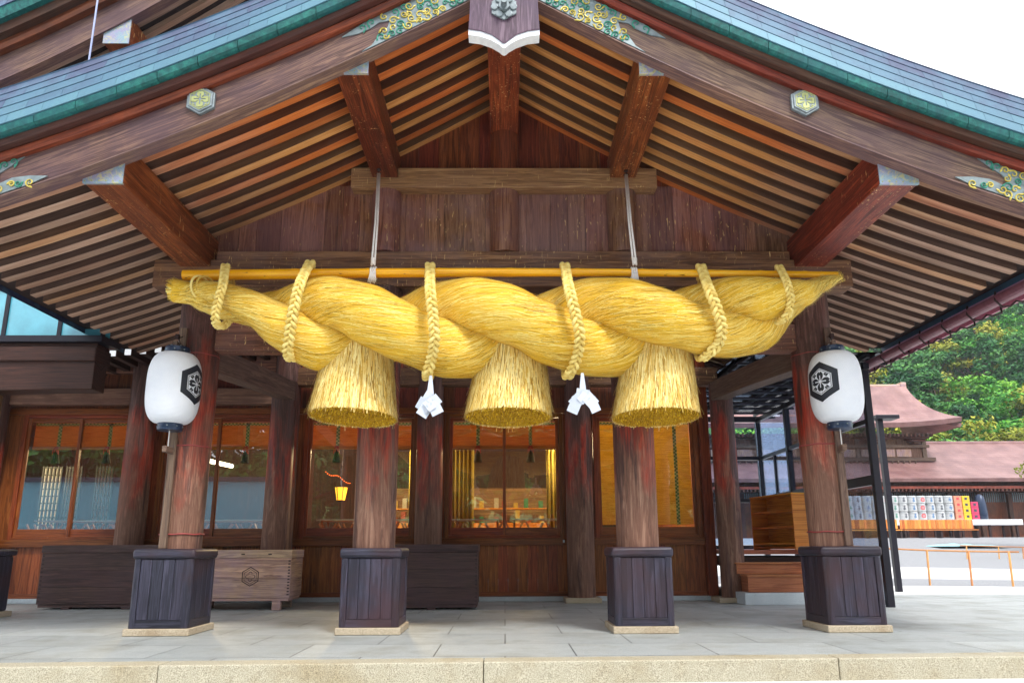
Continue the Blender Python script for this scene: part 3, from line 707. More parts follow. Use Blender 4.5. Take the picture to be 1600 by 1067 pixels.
# gable pendant
P = [(-.355,7.1),(-.36,6.55),(-.372,6.28)]
bot = [(-.372,6.28),(-.25,6.262),(-.13,6.215),(-.05,6.15),(-.02,6.12),(0,6.112),(.02,6.12),(.05,6.15),(.13,6.215),(.25,6.262),(.372,6.28)]
mb = MB(2); mb.prism(P+bot[1:]+[(.36,6.55),(.355,7.1)], 6.56, 6.69)
pend = robj('gable_pendant', mb, wood('pendant_wood', s2l(50,34,48), s2l(82,62,78), s2l(112,92,108), rough=.5, wear=s2l(64,48,72)), bev=.004)
mb = MB(0); mb.prism(bot+[(x, z-.062 if abs(x)>.06 else z-.05) for x, z in bot[::-1]], 6.575, 6.70); obj('painted_edge', mb, M_WPAINT, pend)
mb = MB(0); hx = lambda rr: [(rr*cos(pi/2+k*pi/3), 6.525+rr*sin(pi/2+k*pi/3)) for k in range(6)]
mb.prism(hx(.15), 6.54, 6.559)
for k in range(6):
    a = k*pi/3; mb.prism([(.10*cos(a)+.04*cos(q*pi/4), 6.525+.10*sin(a)+.04*sin(q*pi/4)) for q in range(8)], 6.525, 6.545)
bs = obj('hexagonal_boss', mb, M_SILV, pend, bev=.006)
mb = MB(1); mb.cyl((0,6.54,6.525),(0,6.50,6.525),.062,.055,n=24); mb.cyl((0,6.50,6.525),(0,6.44,6.53),.033,.03,n=20); smooth_by_angle(obj('bolt', mb, M_SILV, pend))

# right-hand eave gutter on hooks
gut = thing('eave_gutter', 'purple copper gutter hung on curled iron hooks under the right eave', 'gutter', (6.9, 10, 4.2))
mb = MB(1); n = 12; V=[]; F=[]
prof = [(6.64+.11*cos(pi+pi*k/8)*1.0, 4.24+.10*sin(pi+pi*k/8)) for k in range(9)]
mb.prism(prof+[(p[0]*1.0+(.012 if p[0]<6.64 else -.012), p[1]+.012) for p in prof[::-1]], 6.9, 14.0)
obj('channel', mb, M_GUT, gut)
mb = MB(1); mb.box(6.77, 7.08, 6.9, 14.0, 4.36, 4.38); mb.box(7.06,7.09,6.9,14.0,4.26,4.38); obj('drip_board', mb, M_GUTP, gut)
for k in range(12):
    y = 7.3+.6*k; mb = MB()
    mb.tube([(6.56,y,4.30),(6.54,y,4.18),(6.62,y,4.09),(6.74,y,4.10),(6.82,y,4.17),(6.92,y,4.16),(7.04,y,4.20),(7.04,y,4.35)], .014, n=8); obj('hook', mb, M_IRON, gut, smooth=True)

# ------------------------------------------------------------------ HALL behind
hall = thing('shrine_hall', 'long brown timber worship hall with plank walls and wide glazed windows behind the porch', 'shrine hall', (-2.5, 14.3, 0))
HC = [-9.95, -7.06, -4.27, -1.45, 1.43]
for cx in HC:
    mb = MB(2); mb.tube([(cx, 13.97, z) for z in (.09, 2, 4, 6.2)], [.262,.258,.25,.25], n=48); smooth_by_angle(obj('hall_column', mb, W_COL, hall))
mb = MB(2); mb.tube([(4.22, 13.80, z) for z in (.09, 2, 4.1)], [.225,.225,.22], n=48); smooth_by_angle(obj('hall_column', mb, W_COL, hall))
mb = MB(2); mb.tube([(-4.2, 13.55, z) for z in (.09, 2, 4.1)], [.24,.235,.225], n=48); smooth_by_angle(obj('hall_column', mb, W_COL, hall))
for cx, cy in ((1.43,13.9),(4.2,13.8),(-1.45,13.9),(-7.06,13.9)): mb = MB(0); mb.box(cx-.33, cx+.33, cy-.27, cy+.3, .002, .09); obj('column_base', mb, M_PLINTH, hall, bev=.01)
WL, WR = -10.2, 4.05
mb = MB(0); x = WL
while x < WR: x2 = min(x+1.9, WR); mb.box(x+.003, x2-.003, 14.22, 14.6, .002, .085); x = x2
obj('base_course', mb, M_STONEW, hall, bev=.006)
mb = MB(2); x = WL
while x < WR: x2 = min(x+.19, WR); mb.box(x+.0015, x2-.0015, 14.30+random.uniform(0,.004), 14.34, .16, 1.03); x = x2
obj('plank_wall', mb, W_WALL, hall)
beam('bottom_rail', WL, WR, 14.27, 14.36, .087, .17, W_WALL, hall, bev=.004)
beam('sill_rail', WL, WR, 14.22, 14.42, 1.03, 1.17, W_FRAME, hall, bev=.006)
mb = MB(2); x = WL
while x < WR: x2 = min(x+.34, WR); mb.box(x+.0015, x2-.0015, 14.32+random.uniform(0,.004), 14.36, 3.72, 6.3); x = x2
obj('upper_plank_wall', mb, W_GABLER, hall)
beam('lintel', WL, WR, 14.22, 14.42, 3.60, 3.72, W_FRAME, hall, bev=.006)
beam('head_beam', -9.95, -4.3, 14.0, 14.2, 3.76, 4.08, W_HEAD, hall)
beam('upper_head_beam', -9.95, -4.3, 14.0, 14.2, 4.40, 4.78, W_BEAM, hall)
beam('hall_tie_beam', -4.2, 4.2, 13.85, 14.1, 4.10, 4.45, W_BEAM, hall)
beam('corner_post', 3.86, 4.05, 14.16, 14.36, .09, 6.3, W_FRAME, hall, g=2)
# side wall on the right and back wall, ceiling, floor of the room
mb = MB(2); mb.box(4.0, 4.05, 14.37, 22, .1, 6.3); obj('side_wall', mb, W_WALL, hall)
mb = MB(2); mb.box(-16.2, 4.05, 22.0, 22.1, .1, 6.3); mb.box(-16.3, -16.2, 14.3, 22.1, .1, 6.3); mb.box(-16.2, -10.2, 14.3, 14.4, .1, 6.3); obj('back_wall', mb, W_DARK, hall)
mb = MB(1); mb.box(-16.2, 4.0, 14.45, 22, .80, .85); obj('hall_floor', mb, W_WALL, hall)
mb = MB(0); mb.box(-16.2, 4.0, 14.41, 22, 4.3, 4.36); obj('ceiling', mb, W_GABLER, hall)
def window(x0, x1, full=False, halves=2, lab=None):
    z0, z1 = 1.17, 3.60; y = 14.26; mb = MB(2); j = .085
    mb.box(x0, x0+j, y, y+.14, z0, z1); mb.box(x1-j, x1, y, y+.14, z0, z1); mb.box(x0+j, x1-j, y+.002, y+.14, z1-.07, z1, g=0); mb.box(x0+j, x1-j, y+.002, y+.14, z0, z0+.05, g=0)
    wn = obj('window', mb, W_FRAME, hall, bev=.006, label=lab)
    a, b = x0+j+.002, x1-j-.002; n = halves; wdt = (b-a)/n
    for k in range(n):
        sa, sb = a+k*wdt, a+(k+1)*wdt; st = .06; sy = y+.035+.035*(k % 2); mb = MB(2)
        if n > 1: sa -= .03*(k > 0); sb += .03*(k < n-1)
        mb.box(sa, sa+st, sy, sy+.032, z0+.052, z1-.072); mb.box(sb-st, sb, sy, sy+.032, z0+.052, z1-.072)
        mb.box(sa+st, sb-st, sy+.002, sy+.030, z0+.052, z0+.20, g=0); mb.box(sa+st, sb-st, sy+.002, sy+.030, z1-.14, z1-.072, g=0)
        s_ = obj('sash', mb, W_FRAME, wn, bev=.004)
        mb = MB(0); mb.box(sa+st, sb-st, sy+.013, sy+.017, z0+.20, z1-.14); obj('pane', mb, M_GLASS, wn)
        zb = 2.93 if not full else 1.42; mb = MB(0); by = y+.22
        mb.box(sa+.03, sb-.03, by, by+.012, zb, z1-.13)
        if not full: mb.box(sa+.03, sb-.03, by-.02, by+.03, zb-.0, zb+.06)
        obj('reed_blind', mb, M_REEDY if full else M_REED, wn)
        mb = MB(0); c = (sa+sb)/2
        for q in ((c,) if not full else (2.3, 3.43)): mb.box(q-.035, q+.035, by-.006, by-.001, zb+(0 if full else .0), z1-.14)
        mb.box(sa+.03, sb-.03, by-.006, by-.001, z1-.19, z1-.14); obj('brocade_band', mb, M_BROC, wn)
        if not full:
            mb = MB(2); mb.lathe([(.0,zb-.02),(.03,zb-.04),(.045,zb-.09),(.085,zb-.27),(.08,zb-.28),(0,zb-.28)], (c, by-.05), 16); obj('blind_tassel', mb, M_TASS, wn, smooth=True)
            mb = MB(2)
            for q in (-.05,-.02,.02,.05): mb.tube([(c+q*.4,by-.06,zb+.05),(c+q,by-.08,zb-.02),(c+q*1.1,by-.07,zb-.1)], .008, n=5)
            obj('red_cord', mb, M_REDT, wn)
    return wn
window(-9.55, -7.30); window(-6.80, -4.55); window(-3.98, -1.72); window(-1.18, 1.16); window(1.75, 3.84, full=True, halves=1)
# narrow filler boards between frames and columns
for a, b in ((-10.2,-9.555),(-7.295,-6.805),(-4.545,-3.985),(-1.715,-1.185),(1.165,1.745),(3.845,3.858)): mb = MB(2); mb.box(a, b, 14.285, 14.38, 1.172, 3.598); obj('panel_board', mb, W_WALL, hall)
beam('wall_socket', 1.115, 1.15, 14.205, 14.219, 1.08, 1.13, M_WPAINT, hall, bev=.002)
# rafter tips with white-painted ends under the hall eave
for k in range(15):
    x = -8.3+.275*k; z = 4.42+.05*(k-3)*.5*.9; mb = MB(1); mb.box(x-.055, x+.055, 12.92, 14.2, z, z+.13); o = obj('hall_rafter', mb, W_DARK, hall)
    mb = MB(0); mb.box(x-.056, x+.056, 12.905, 12.918, z-.002, z+.132); obj('painted_tip', mb, M_WPAINT, o)
mb = MB(0); mb.add([(-10.5,12.85,4.50),(-4.3,12.85,4.80),(-4.3,14.3,4.84),(-10.5,14.3,4.60),(-10.5,12.85,4.62),(-4.3,12.85,4.92),(-4.3,14.3,5.0),(-10.5,14.3,4.74)], [(0,3,2,1),(4,5,6,7),(0,1,5,4),(1,2,6,5),(2,3,7,6),(3,0,4,7)])
obj('eave_boarding', mb, W_DECK, hall)
# upper gable of the hall, seen above the porch roof at the left
Uf = lambda x: 14.0-.95*abs(x+2.5)+.032*(x+2.5)**2
for s, xa in ((-1, 8.2), (1, 4.6)):
    xs_ = [-2.5 + s*xa*i/30 for i in range(31)]
    mb = MB(0); mb.sweep(Uf, xs_, [(11.5,0),(11.62,0),(11.62,.55),(11.5,.55)]); obj('upper_bargeboard', mb, W_BARGE, hall)
    mb = MB(0); mb.sweep(Uf, xs_, [(11.47,-.05),(11.66,-.05),(11.66,-.003),(11.47,-.003)]); obj('upper_bargeboard_lip', mb, W_BARGE, hall)
    mb = MB(0); mb.sweep(Uf, xs_, [(11.36,.50),(11.34,.60),(11.36,.69),(11.62,.69),(11.49,.50)]); obj('upper_verge_moulding', mb, W_MOULD, hall)
    mb = MB(0); mb.sweep(Uf, xs_, [(11.22,.693),(11.2,.86),(11.6,.86),(11.6,.693)]); obj('upper_verge_fascia', mb, W_MOULD2, hall)
    mb = MB(0); mb.sweep(Uf, xs_, [(11.10,.863),(11.06,1.06),(11.6,1.06),(11.6,.863)]); obj('upper_copper_edge', mb, M_TEAL, hall)
    mb = MB(0); z = 1.063; y = 11.06
    for c_ in range(5):
        for i in range(0, 30): mb.sweep(Uf, [xs_[i]+s*.004, xs_[i+1]-s*.004], [(y-.02,z),(y+.03,z+.14),(y+.3,z+.14),(y+.3,z)], var=random.random()*.6+.1)
        y += .07; z += .145
    obj('upper_copper_course', mb, M_COPPER, hall)
    mb = MB(0); mb.sweep(Uf, xs_, [(11.45,z-.03),(17,z-.03),(17,z-.1),(11.45,z-.1)]); obj('upper_copper_roofing', mb, M_COPPER, hall)
    mb = MB(0); mb.sweep(Uf, xs_, [(11.63,.34),(14.6,.34),(14.6,.37),(11.63,.37)]); obj('upper_roof_boarding', mb, W_DECK, hall)
    for k in range(8):
        mb = MB(0); mb.sweep(Uf, xs_[::2], [(11.85+.34*k,.2),(11.97+.34*k,.2),(11.97+.34*k,.335),(11.85+.34*k,.335)]); obj('upper_rafter', mb, W_RAFT, hall)
mb = MB(1); mb.box(-7.28,-6.82,11.53,14.4,9.94,10.5); o = obj('upper_purlin', mb, W_REDB, hall, bev=.01)
mb = MB(0); mb.box(-7.285,-6.815,11.51,11.529,9.935,10.45); obj('end_plate', mb, M_ENDP, o)
mb = MB(2); x = -10.4
while x < 4.0: x2 = x+.4; mb.prism([(x+.003,6.31),(x2-.003,6.31),(x2-.003,Uf(x2)+.3),(x+.003,Uf(x)+.3)], 14.30, 14.36); x = x2
obj('upper_gable_wall', mb, W_GABLER, hall)

# side wing at the left edge: glazed clerestory over a heavy curved beam on a pale pillar
wing = thing('side_wing', 'dark curved timber beam with blue glazing above, on a pale pillar at the left edge', 'side wing', (-8, 11, 0))
n = 18; V=[]; UV=[]; x0, x1 = -13.0, -6.42
mb = MB(0); V=[]; UV=[]
for k in range(n+1):
    t = k/n; x = x0+(x1-x0)*t; zb = 3.36+.0*t + .06*sst(.55,.95,t); zt = 4.16
    for dy, z in ((0,zb),(.35,zb),(.35,zt),(0,zt)): V.append((x, 11.05+dy, z))
    UV += [(x,0),(x,.35),(x,1.1),(x,1.5)]
mb.add(V, [(k*4+j, k*4+(j+1)%4, (k+1)*4+(j+1)%4, (k+1)*4+j) for k in range(n) for j in range(4)]+[(0,1,2,3),(n*4+3,n*4+2,n*4+1,n*4)], uvs=UV)
obj('curved_beam', mb, W_DARK, wing, bev=.012)
mb = MB(0); mb.box(-13, -6.40, 11.0, 11.45, 3.86, 4.10); obj('moulded_band', mb, W_DARK, wing, bev=.02)
mb = MB(0); mb.box(-13, -6.3, 10.95, 11.5, 4.162, 4.26); mb.box(-13,-6.3,11.1,11.3,5.1,5.2)
for x in (-11, -9.4, -7.98, -7.1, -6.4): mb.box(x-.03, x+.03, 11.12, 11.2, 4.262, 5.1)
obj('clerestory_frame', mb, M_BLACK, wing)
mb = MB(0); mb.box(-13, -6.3, 11.15, 11.16, 4.262, 5.1); obj('clerestory_glass', mb, flat('turquoise_sky_glass', s2l(84,160,180), .12, .0, .18, 2.5, spec=1), wing)
mb = MB(2); mb.cyl((-8.16, 11.2, 0.1), (-8.16, 11.2, 3.36), .24, .235, n=40); o = obj('pillar', mb, W_PALEP, wing); smooth_by_angle(o)
mb = MB(2); mb.box(-8.55,-7.60,10.75,11.6,.085,.9); cs = obj('pillar_casing', mb, W_CASE, wing, bev=.03)
mb = MB(2); mb.box(-8.58,-7.57,10.72,11.63,.9,1.0); obj('cap', mb, W_CASE, cs, bev=.03)
mb = MB(2); mb.box(-8.6,-7.55,10.7,11.65,.002,.083); obj('plinth', mb, M_PLINTH, cs, bev=.01)

mb = MB(1); mb.add([(4.06,12.9,5.05),(5.3,12.9,4.66),(5.3,20,4.66),(4.06,20,5.05),(4.06,12.9,5.11),(5.3,12.9,4.72),(5.3,20,4.72),(4.06,20,5.11)], [(0,3,2,1),(4,5,6,7),(0,1,5,4),(1,2,6,5),(2,3,7,6),(3,0,4,7)]); obj('side_eave_boarding', mb, W_DECK, hall)
for k in range(24): mb = MB(0); mb.bar((4.06,13.0+.29*k,4.97),(5.28,13.0+.29*k,4.59),.1,.12); obj('side_eave_rafter', mb, [W_BRACK], hall)
# ------------------------------------------------------------------ great straw rope (shimenawa), pole, cords
YP, YR = 8.42, 8.34
def tab(T, x):
    if x <= T[0][0]: return T[0][1]
    for (a, p), (b, q) in zip(T[:-1], T[1:]):
        if x <= b: t = (x-a)/(b-a); t = t*t*(3-2*t)*.5+t*.5; return p+(q-p)*t
    return T[-1][1]
PXC = [(276,455),(300,458),(320,463),(345,471),(400,483),(450,495),(500,506),(600,513),(1000,511),(1100,498),(1180,494),(1240,467),(1280,445),(1314,433)]
PXH = [(276,20),(300,17),(320,24),(345,32),(400,44),(450,60),(500,73),(600,78),(1000,77),(1100,66),(1180,61),(1240,40),(1280,19),(1314,3)]
def ropec(px, th):
    cy = tab(PXC, px); H = tab(PXH, px)/ (1130/8.34)*1.02
    c = at(px, cy, Y=YR); a = .455*H; r = .575*H
    if px < 320: a *= (px-276)/44*.9+.1; r = H*(.9-.26*min(1,max(0,(px-276)/44)))
    return Vector((c.x, YR - a*sin(th), c.z + a*cos(th))), r
def strand(phase, seed):
    rnd = random.Random(seed); N = 190; P = []; Rr = []
    for i in range(N+1):
        px = 276 + (1314-276)*i/N
        th = pi*(px-494)/215 + phase
        c, r = ropec(px, th); P.append(c); Rr.append(r*(1+.02*sin(px*.11+seed)+.018*sin(px*.031*2+seed*2)))
    Fr = []
    for i in range(N+1):
        t = (P[min(i+1,N)]-P[max(i-1,0)]).normalized(); ez = Vector((0,0,1)); ez = (ez-t*ez.dot(t)).normalized(); ey = t.cross(ez); Fr.append((t, ez, ey))
    L = [0]
    for i in range(N): L.append(L[-1]+(P[i+1]-P[i]).length)
    K = 44; V=[]; UV=[]
    for i in range(N+1):
        for j in range(K+1):
            a = 2*pi*j/K; q = P[i]; n_ = noise.noise(Vector((P[i].x*2.2, cos(a)*1.4+seed*5, sin(a)*1.4)))
            rr = Rr[i]*(1+.05*n_)
            V.append(P[i]+Fr[i][1]*cos(a)*rr+Fr[i][2]*sin(a)*rr); UV.append((L[i], (a*.5 + L[i]*.9)))
    q=K+1; mb = MB(0)
    mb.add(V, [(i*q+j, i*q+j+1, (i+1)*q+j+1, (i+1)*q+j) for i in range(N) for j in range(K)], uvs=UV, var=.35)
    # straws: thin blades lying along the strand, slightly lifted
    def surf(s, a, lift):
        s = min(max(s, 0), L[-1]-1e-4); lo = 0; hi = N
        while hi-lo > 1:
            m = (lo+hi)//2
            if L[m] <= s: lo = m
            else: hi = m
        f = (s-L[lo])/(L[lo+1]-L[lo]); p = P[lo].lerp(P[lo+1], f); r = Rr[lo]*(1-f)+Rr[lo+1]*f; t, ez, ey = Fr[lo]
        d = ez*cos(a)+ey*sin(a); nn = noise.noise(Vector((p.x*2.2, cos(a)*1.4+seed*5, sin(a)*1.4)))
        return p + d*(r*(1+.05*nn)+lift), d, t.cross(d)
    for k in range(13000):
        s0 = rnd.uniform(0, L[-1]); a0 = rnd.uniform(0, 2*pi); ln = rnd.uniform(.16, .5); drift = -rnd.gauss(.75, .28)
        l0 = rnd.uniform(-.004, .006); wild = rnd.random() < .06; l1 = rnd.uniform(.02, .07) if wild else rnd.uniform(0, .012)
        r_ = .35; wd = rnd.uniform(.0015, .0038); V=[]; n=5
        for i in range(n):
            t = i/(n-1); s = s0+ln*t; rr = max(.08, tab(PXH, 276+(1314-276)*min(s/L[-1],1))/(1130/8.34)*.605)
            p, d, sd_ = surf(s, a0+drift*ln*t/rr*.55, l0+(l1-l0)*t*t)
            if wild: p = p + Vector((0, rnd.uniform(-.01,.01), rnd.uniform(-.012,.012)))*t
            ww = wd*(1-.6*t); V += [p-sd_*ww, p+sd_*ww]
        mb.add(V, [(2*i, 2*i+1, 2*i+3, 2*i+2) for i in range(n-1)], uvs=[(0,0)]*len(V), var=rnd.random())
    return mb
rope = thing('sacred_straw_rope', 'giant twisted golden straw rope with three straw tassels hung across the porch front', 'straw rope', (0, YR, 3.6))
obj('twisted_strand', strand(0, 1), M_STRAW, rope, merge=False)
obj('twisted_strand', strand(pi, 2), M_STRAW, rope, merge=False)
for o in rope.children: o.data.polygons.foreach_set('use_smooth', [True]*len(o.data.polygons))
# stub of bound straw at the left end
mb = MB(0); c0, _ = ropec(276, 0)
rnd = random.Random(5)
for k in range(700):
    a = rnd.uniform(0,2*pi); r = sqrt(rnd.random()); d = Vector((0, cos(a), sin(a)))
    b = c0 + Vector((.12,0,-.02)) + d*r*.10; e = c0 + Vector((-rnd.uniform(.01,.08), 0, rnd.uniform(0,.02))) + d*r*.155
    wv = Vector((0,-sin(a),cos(a)))*.003; mb.add([b-wv,b+wv,e+wv,e-wv], [(0,1,2,3)], uvs=[(0,0)]*4, var=rnd.random())
obj('cut_end', mb, M_STRAW, rope, merge=False)
# tassels
def tassel(px, ztop, seed, tilt):
    rnd = random.Random(seed); YT = YR+.19; b = at(px, 652, Y=YT); t = at(px+{11:10,12:6,13:2}[seed], 540, Y=YT)
    YT += .05; top = Vector((t.x, YT, ztop)); bot = Vector((b.x, YT, b.z)); H = (top-bot).length
    rb, rt = .52, .40; ax = (bot-top).normalized()
    tl = Matrix.Rotation(tilt, 3, 'Y')
    def P(a, u, rad=1.0, lift=0):      # u 0 top, 1 bottom
        r = (rt+(rb-rt)*max(u,0))*rad + lift
        c = top.lerp(bot, u); v = Vector((cos(a)*r, sin(a)*r*.92, 0)); v = tl @ v if u > .5 else Matrix.Rotation(tilt*u*2, 3, 'Y') @ v
        return c+v+Vector((0,0,-sin(a)*.04*max(u,0)*min(rad,1)))
    mb = MB(2); K = 56; N = 12; V=[]; UV=[]
    for i in range(N+1):
        for j in range(K+1):
            a = 2*pi*j/K; V.append(P(a, i/N*.985, 1, -.008)); UV.append((i/N*H, a*.4))
    q=K+1; mb.add(V, [(i*q+j, i*q+j+1, (i+1)*q+j+1, (i+1)*q+j) for i in range(N) for j in range(K)], uvs=UV, var=.3)
    for k in range(9000):
        a = rnd.uniform(0,2*pi); u0 = rnd.uniform(0,.75) if rnd.random()<.8 else rnd.uniform(-.05,.1); ln = rnd.uniform(.2,.8); u1 = min(u0+ln, rnd.uniform(.97,1.005) if rnd.random() > .02 else rnd.uniform(1.01,1.06))
        wild = rnd.random() < .02; da = rnd.gauss(0,.05); l1 = rnd.uniform(.02,.07) if wild else rnd.uniform(0,.014); wd = rnd.uniform(.0018,.0042); V=[]; n=5
        for i in range(n):
            tt = i/(n-1); p = P(a+da*tt, u0+(u1-u0)*tt, 1, l1*tt*tt+.0015); sdv = Vector((-sin(a), cos(a), 0))*wd; V += [p-sdv, p+sdv]
        mb.add(V, [(2*i,2*i+1,2*i+3,2*i+2) for i in range(n-1)], uvs=[(0,0)]*len(V), var=rnd.random()**.8)
    o = obj('straw_tassel', mb, M_TSTRAW, rope, merge=False)
    mb = MB(2)
    # hollowed end of cut straws
    V=[]; rings = 14
    for i in range(rings+1):
        rr = 1-i/rings
        for j in range(K+1):
            a = 2*pi*j/K; p = P(a, .985, rr if i else .985, 0); p = p + Vector((0,0,.09*(1-rr*rr))) + Vector((0,0,rnd.uniform(-.012,.012)))
            V.append(p)
    mb.add(V, [(i*q+j, i*q+j+1, (i+1)*q+j+1, (i+1)*q+j) for i in range(rings) for j in range(K)], uvs=[(p.x, p.y) for p in V], var=.3)
    for k in range(2600):
        a = rnd.uniform(0,2*pi); rr = sqrt(rnd.random())*.98; p = P(a, .985, rr)+Vector((0,0,.09*(1-rr*rr)+.03)); w_ = rnd.uniform(.003,.006); an = rnd.uniform(0,pi); sv = Vector((cos(an),sin(an),0))*w_
        e = p+Vector((rnd.uniform(-.012,.012),rnd.uniform(-.012,.012),-rnd.uniform(.03,.06))); mb.add([p-sv,p+sv,e+sv,e-sv],[(0,1,2,3)],uvs=[(0,0)]*4,var=rnd.random())
    obj('cut_straw_end', mb, M_CUT, o, merge=False)
    return o
tassel(550, 3.42, 11, radians(2.5)); tassel(794, 3.42, 12, radians(.5)); tassel(1026, 3.42, 13, radians(-.5))
# braided ties
def braid(pts, w_=.05, d_=.02, r_=.023, Lp=.235):
    mb = MB(0); fine = []
    P = [Vector(p) for p in pts]
    def cr(t):
        n = len(P)-1; x = t*n; i = min(int(x), n-1); f = x-i
        p0, p1, p2, p3 = P[max(i-1,0)], P[i], P[i+1], P[min(i+2,n)]
        return .5*((2*p1)+(p2-p0)*f+(2*p0-5*p1+4*p2-p3)*f*f+(3*p1-p0-3*p2+p3)*f**3)
    M_ = 240; C = [cr(i/M_) for i in range(M_+1)]; S=[0]
    for i in range(M_): S.append(S[-1]+(C[i+1]-C[i]).length)
    for k in range(3):
        Q = []
        for i in range(M_+1):
            t = (C[min(i+1,M_)]-C[max(i-1,0)]).normalized(); lat = Vector((1,0,0)); lat = (lat-t*lat.dot(t)).normalized(); nr = t.cross(lat)
            th = 2*pi*S[i]/Lp + 2*pi*k/3
            Q.append(C[i]+lat*w_*sin(th)+nr*d_*sin(2*th))
        mb.tube(Q, r_, n=9, var=.55+.12*k)
    return mb
def tie(px, label=None, sc_=1.0, tail=True):
    """px: list of photo pixels down the visible front of the tie"""
    pts = []; z0 = at(px[0][0], px[0][1], Y=YP-.05).z; zb = at(px[-1][0], px[-1][1], Y=YR-.25).z
    zc = (at(px[0][0], 430, Y=YR).z + zb)/2; Rr = (at(px[0][0],430,Y=YR).z-zb)/2
    cx0 = at(px[0][0], px[0][1], Y=YP).x
    pts.append((cx0+.02, YP+.10, z0-.10)); pts.append((cx0, YP+.03, z0-.0)); 
    for (x, y) in px:
        yy = YR-.3
        for _ in range(6):
            z = at(x, y, Y=yy).z; dz = min(max((z-zc)/Rr, -1), 1); e = sqrt(max(0, 1-abs(dz)**2.4)); yy = YR - (Rr*.98*e + .05); 
            if z > zc+Rr*.93: yy = min(yy, YP-.11)
        p = at(x, y, Y=yy); pts.append(tuple(p))
    p = pts[-1]; pts.append((p[0]-.02, YR+.0, zb+.01)); pts.append((p[0]+.02, YR+Rr*.45, zc-Rr*.35)); pts.append((cx0+.02, YR+Rr*.55, zc+Rr*.3)); pts.append((cx0+.04, YP+.12, z0-.12))
    return obj('braided_tie', braid(pts, .046*sc_, .019*sc_, .0215*sc_, .215*sc_), M_BRAID, rope, smooth=True, merge=False)
tie([(352,417),(348,445),(340,475),(337,502)], sc_=.85)
tie([(484,412),(470,440),(460,478),(453,520),(450,552)])
tie([(672,416),(672,450),(676,490),(679,530),(673,565),(668,582)])
tie([(883,416),(889,450),(899,490),(906,525),(901,560),(892,580)])
tie([(1096,418),(1107,450),(1121,485),(1128,515),(1122,538),(1108,552)])
tie([(1218,418),(1229,440),(1235,465),(1233,485),(1226,497)], sc_=.78)
# thin cord round the left tip
mb = MB(0); c, r = ropec(322, 0)
for k in range(2):
    cc, r = ropec(314+8*k, 0); mb.tube([(cc.x+.06*cos(a)-.05*sin(a)*0, YR-.02+r*1.25*cos(a), cc.z+.02+r*1.3*sin(a)) for a in [2*pi*q/24 for q in range(24)]], .014, n=6, closed=True)
obj('end_cord', mb, M_BRAID, rope, smooth=True)

pole = MB(0); a = at(287, 430.5, Y=YP); b = at(1308, 429.5, Y=YP); zc = lambda t: a.z+(b.z-a.z)*t+.035*sin(pi*t)
rr = lambda t: .068-.028*t; prof = []; N = 160
for i in range(N+1): prof.append((a.x+(b.x-a.x)*i/N, YP, zc(i/N)))
nodes = [.055,.17,.282,.39,.497,.60,.70,.795,.88,.95]
pole.tube(prof, [rr(i/N)*(1+.10*max(math.exp(-((i/N-n_)*260)**2) for n_ in nodes)) for i in range(N+1)], n=24)
po = tag(obj('bamboo_pole', pole, M_BAMB), 'long golden bamboo pole lying along the top of the straw rope', 'bamboo pole'); smooth_by_angle(po, 50)
for (hx, hy, x, y), lab in (((592,266,584,427), 'white cord from the left roof beam down to the bamboo pole'), ((978,268,991,427), 'white cord from the right roof beam down to the bamboo pole')):
    h = at(hx, hy, Z=5.925); p = at(x, y, Y=YP-.02); t = thing('suspension_cord', lab, 'cord', tuple(h), 'white cords holding the pole')
    mb = MB(0)
    for dx in (-.018, .018): mb.tube([(h.x+dx*.6, h.y, h.z-.05), (h.x*.5+p.x*.5+dx*.8, (h.y+YP)/2, (h.z+p.z)/2), (p.x+dx, YP-.085, p.z+.08)], .0125, n=8)
    obj('line', mb, M_ROPEW, t, smooth=True)
    mb = MB(0); r = rr((p.x-a.x)/(b.x-a.x))+.014
    for k in range(3): mb.tube([(p.x-.03+.026*k, YP+r*cos(q*pi/10), zc((p.x-a.x)/(b.x-a.x))+r*sin(q*pi/10)) for q in range(20)], .012, n=6, closed=True)
    for k in range(7): mb.tube([(p.x+.01*k-.03, YP-r, p.z), (p.x+.012*k-.04, YP-r-.02, p.z-.07), (p.x+.016*k-.055, YP-r-.015, p.z-.14-.01*(k%3))], .006, n=5)
    for q in range(5): mb.tube([(p.x-.025, YP-.09, p.z+.09+.018*q), (p.x, YP-.105, p.z+.095+.018*q), (p.x+.025, YP-.09, p.z+.09+.018*q)], .010, n=6)
    obj('knot', mb, M_ROPEW, t, smooth=True)
    mb = MB(0); mb.tube([(h.x, h.y, h.z+.01), (h.x, h.y, h.z-.03), (h.x+.03, h.y, h.z-.05), (h.x, h.y, h.z-.07), (h.x-.03, h.y, h.z-.05)], .009, n=8); mb.cyl((h.x,h.y,h.z-.002),(h.x,h.y,h.z+.01),.03,n=16); obj('hook', mb, M_IRON, t, smooth=True)

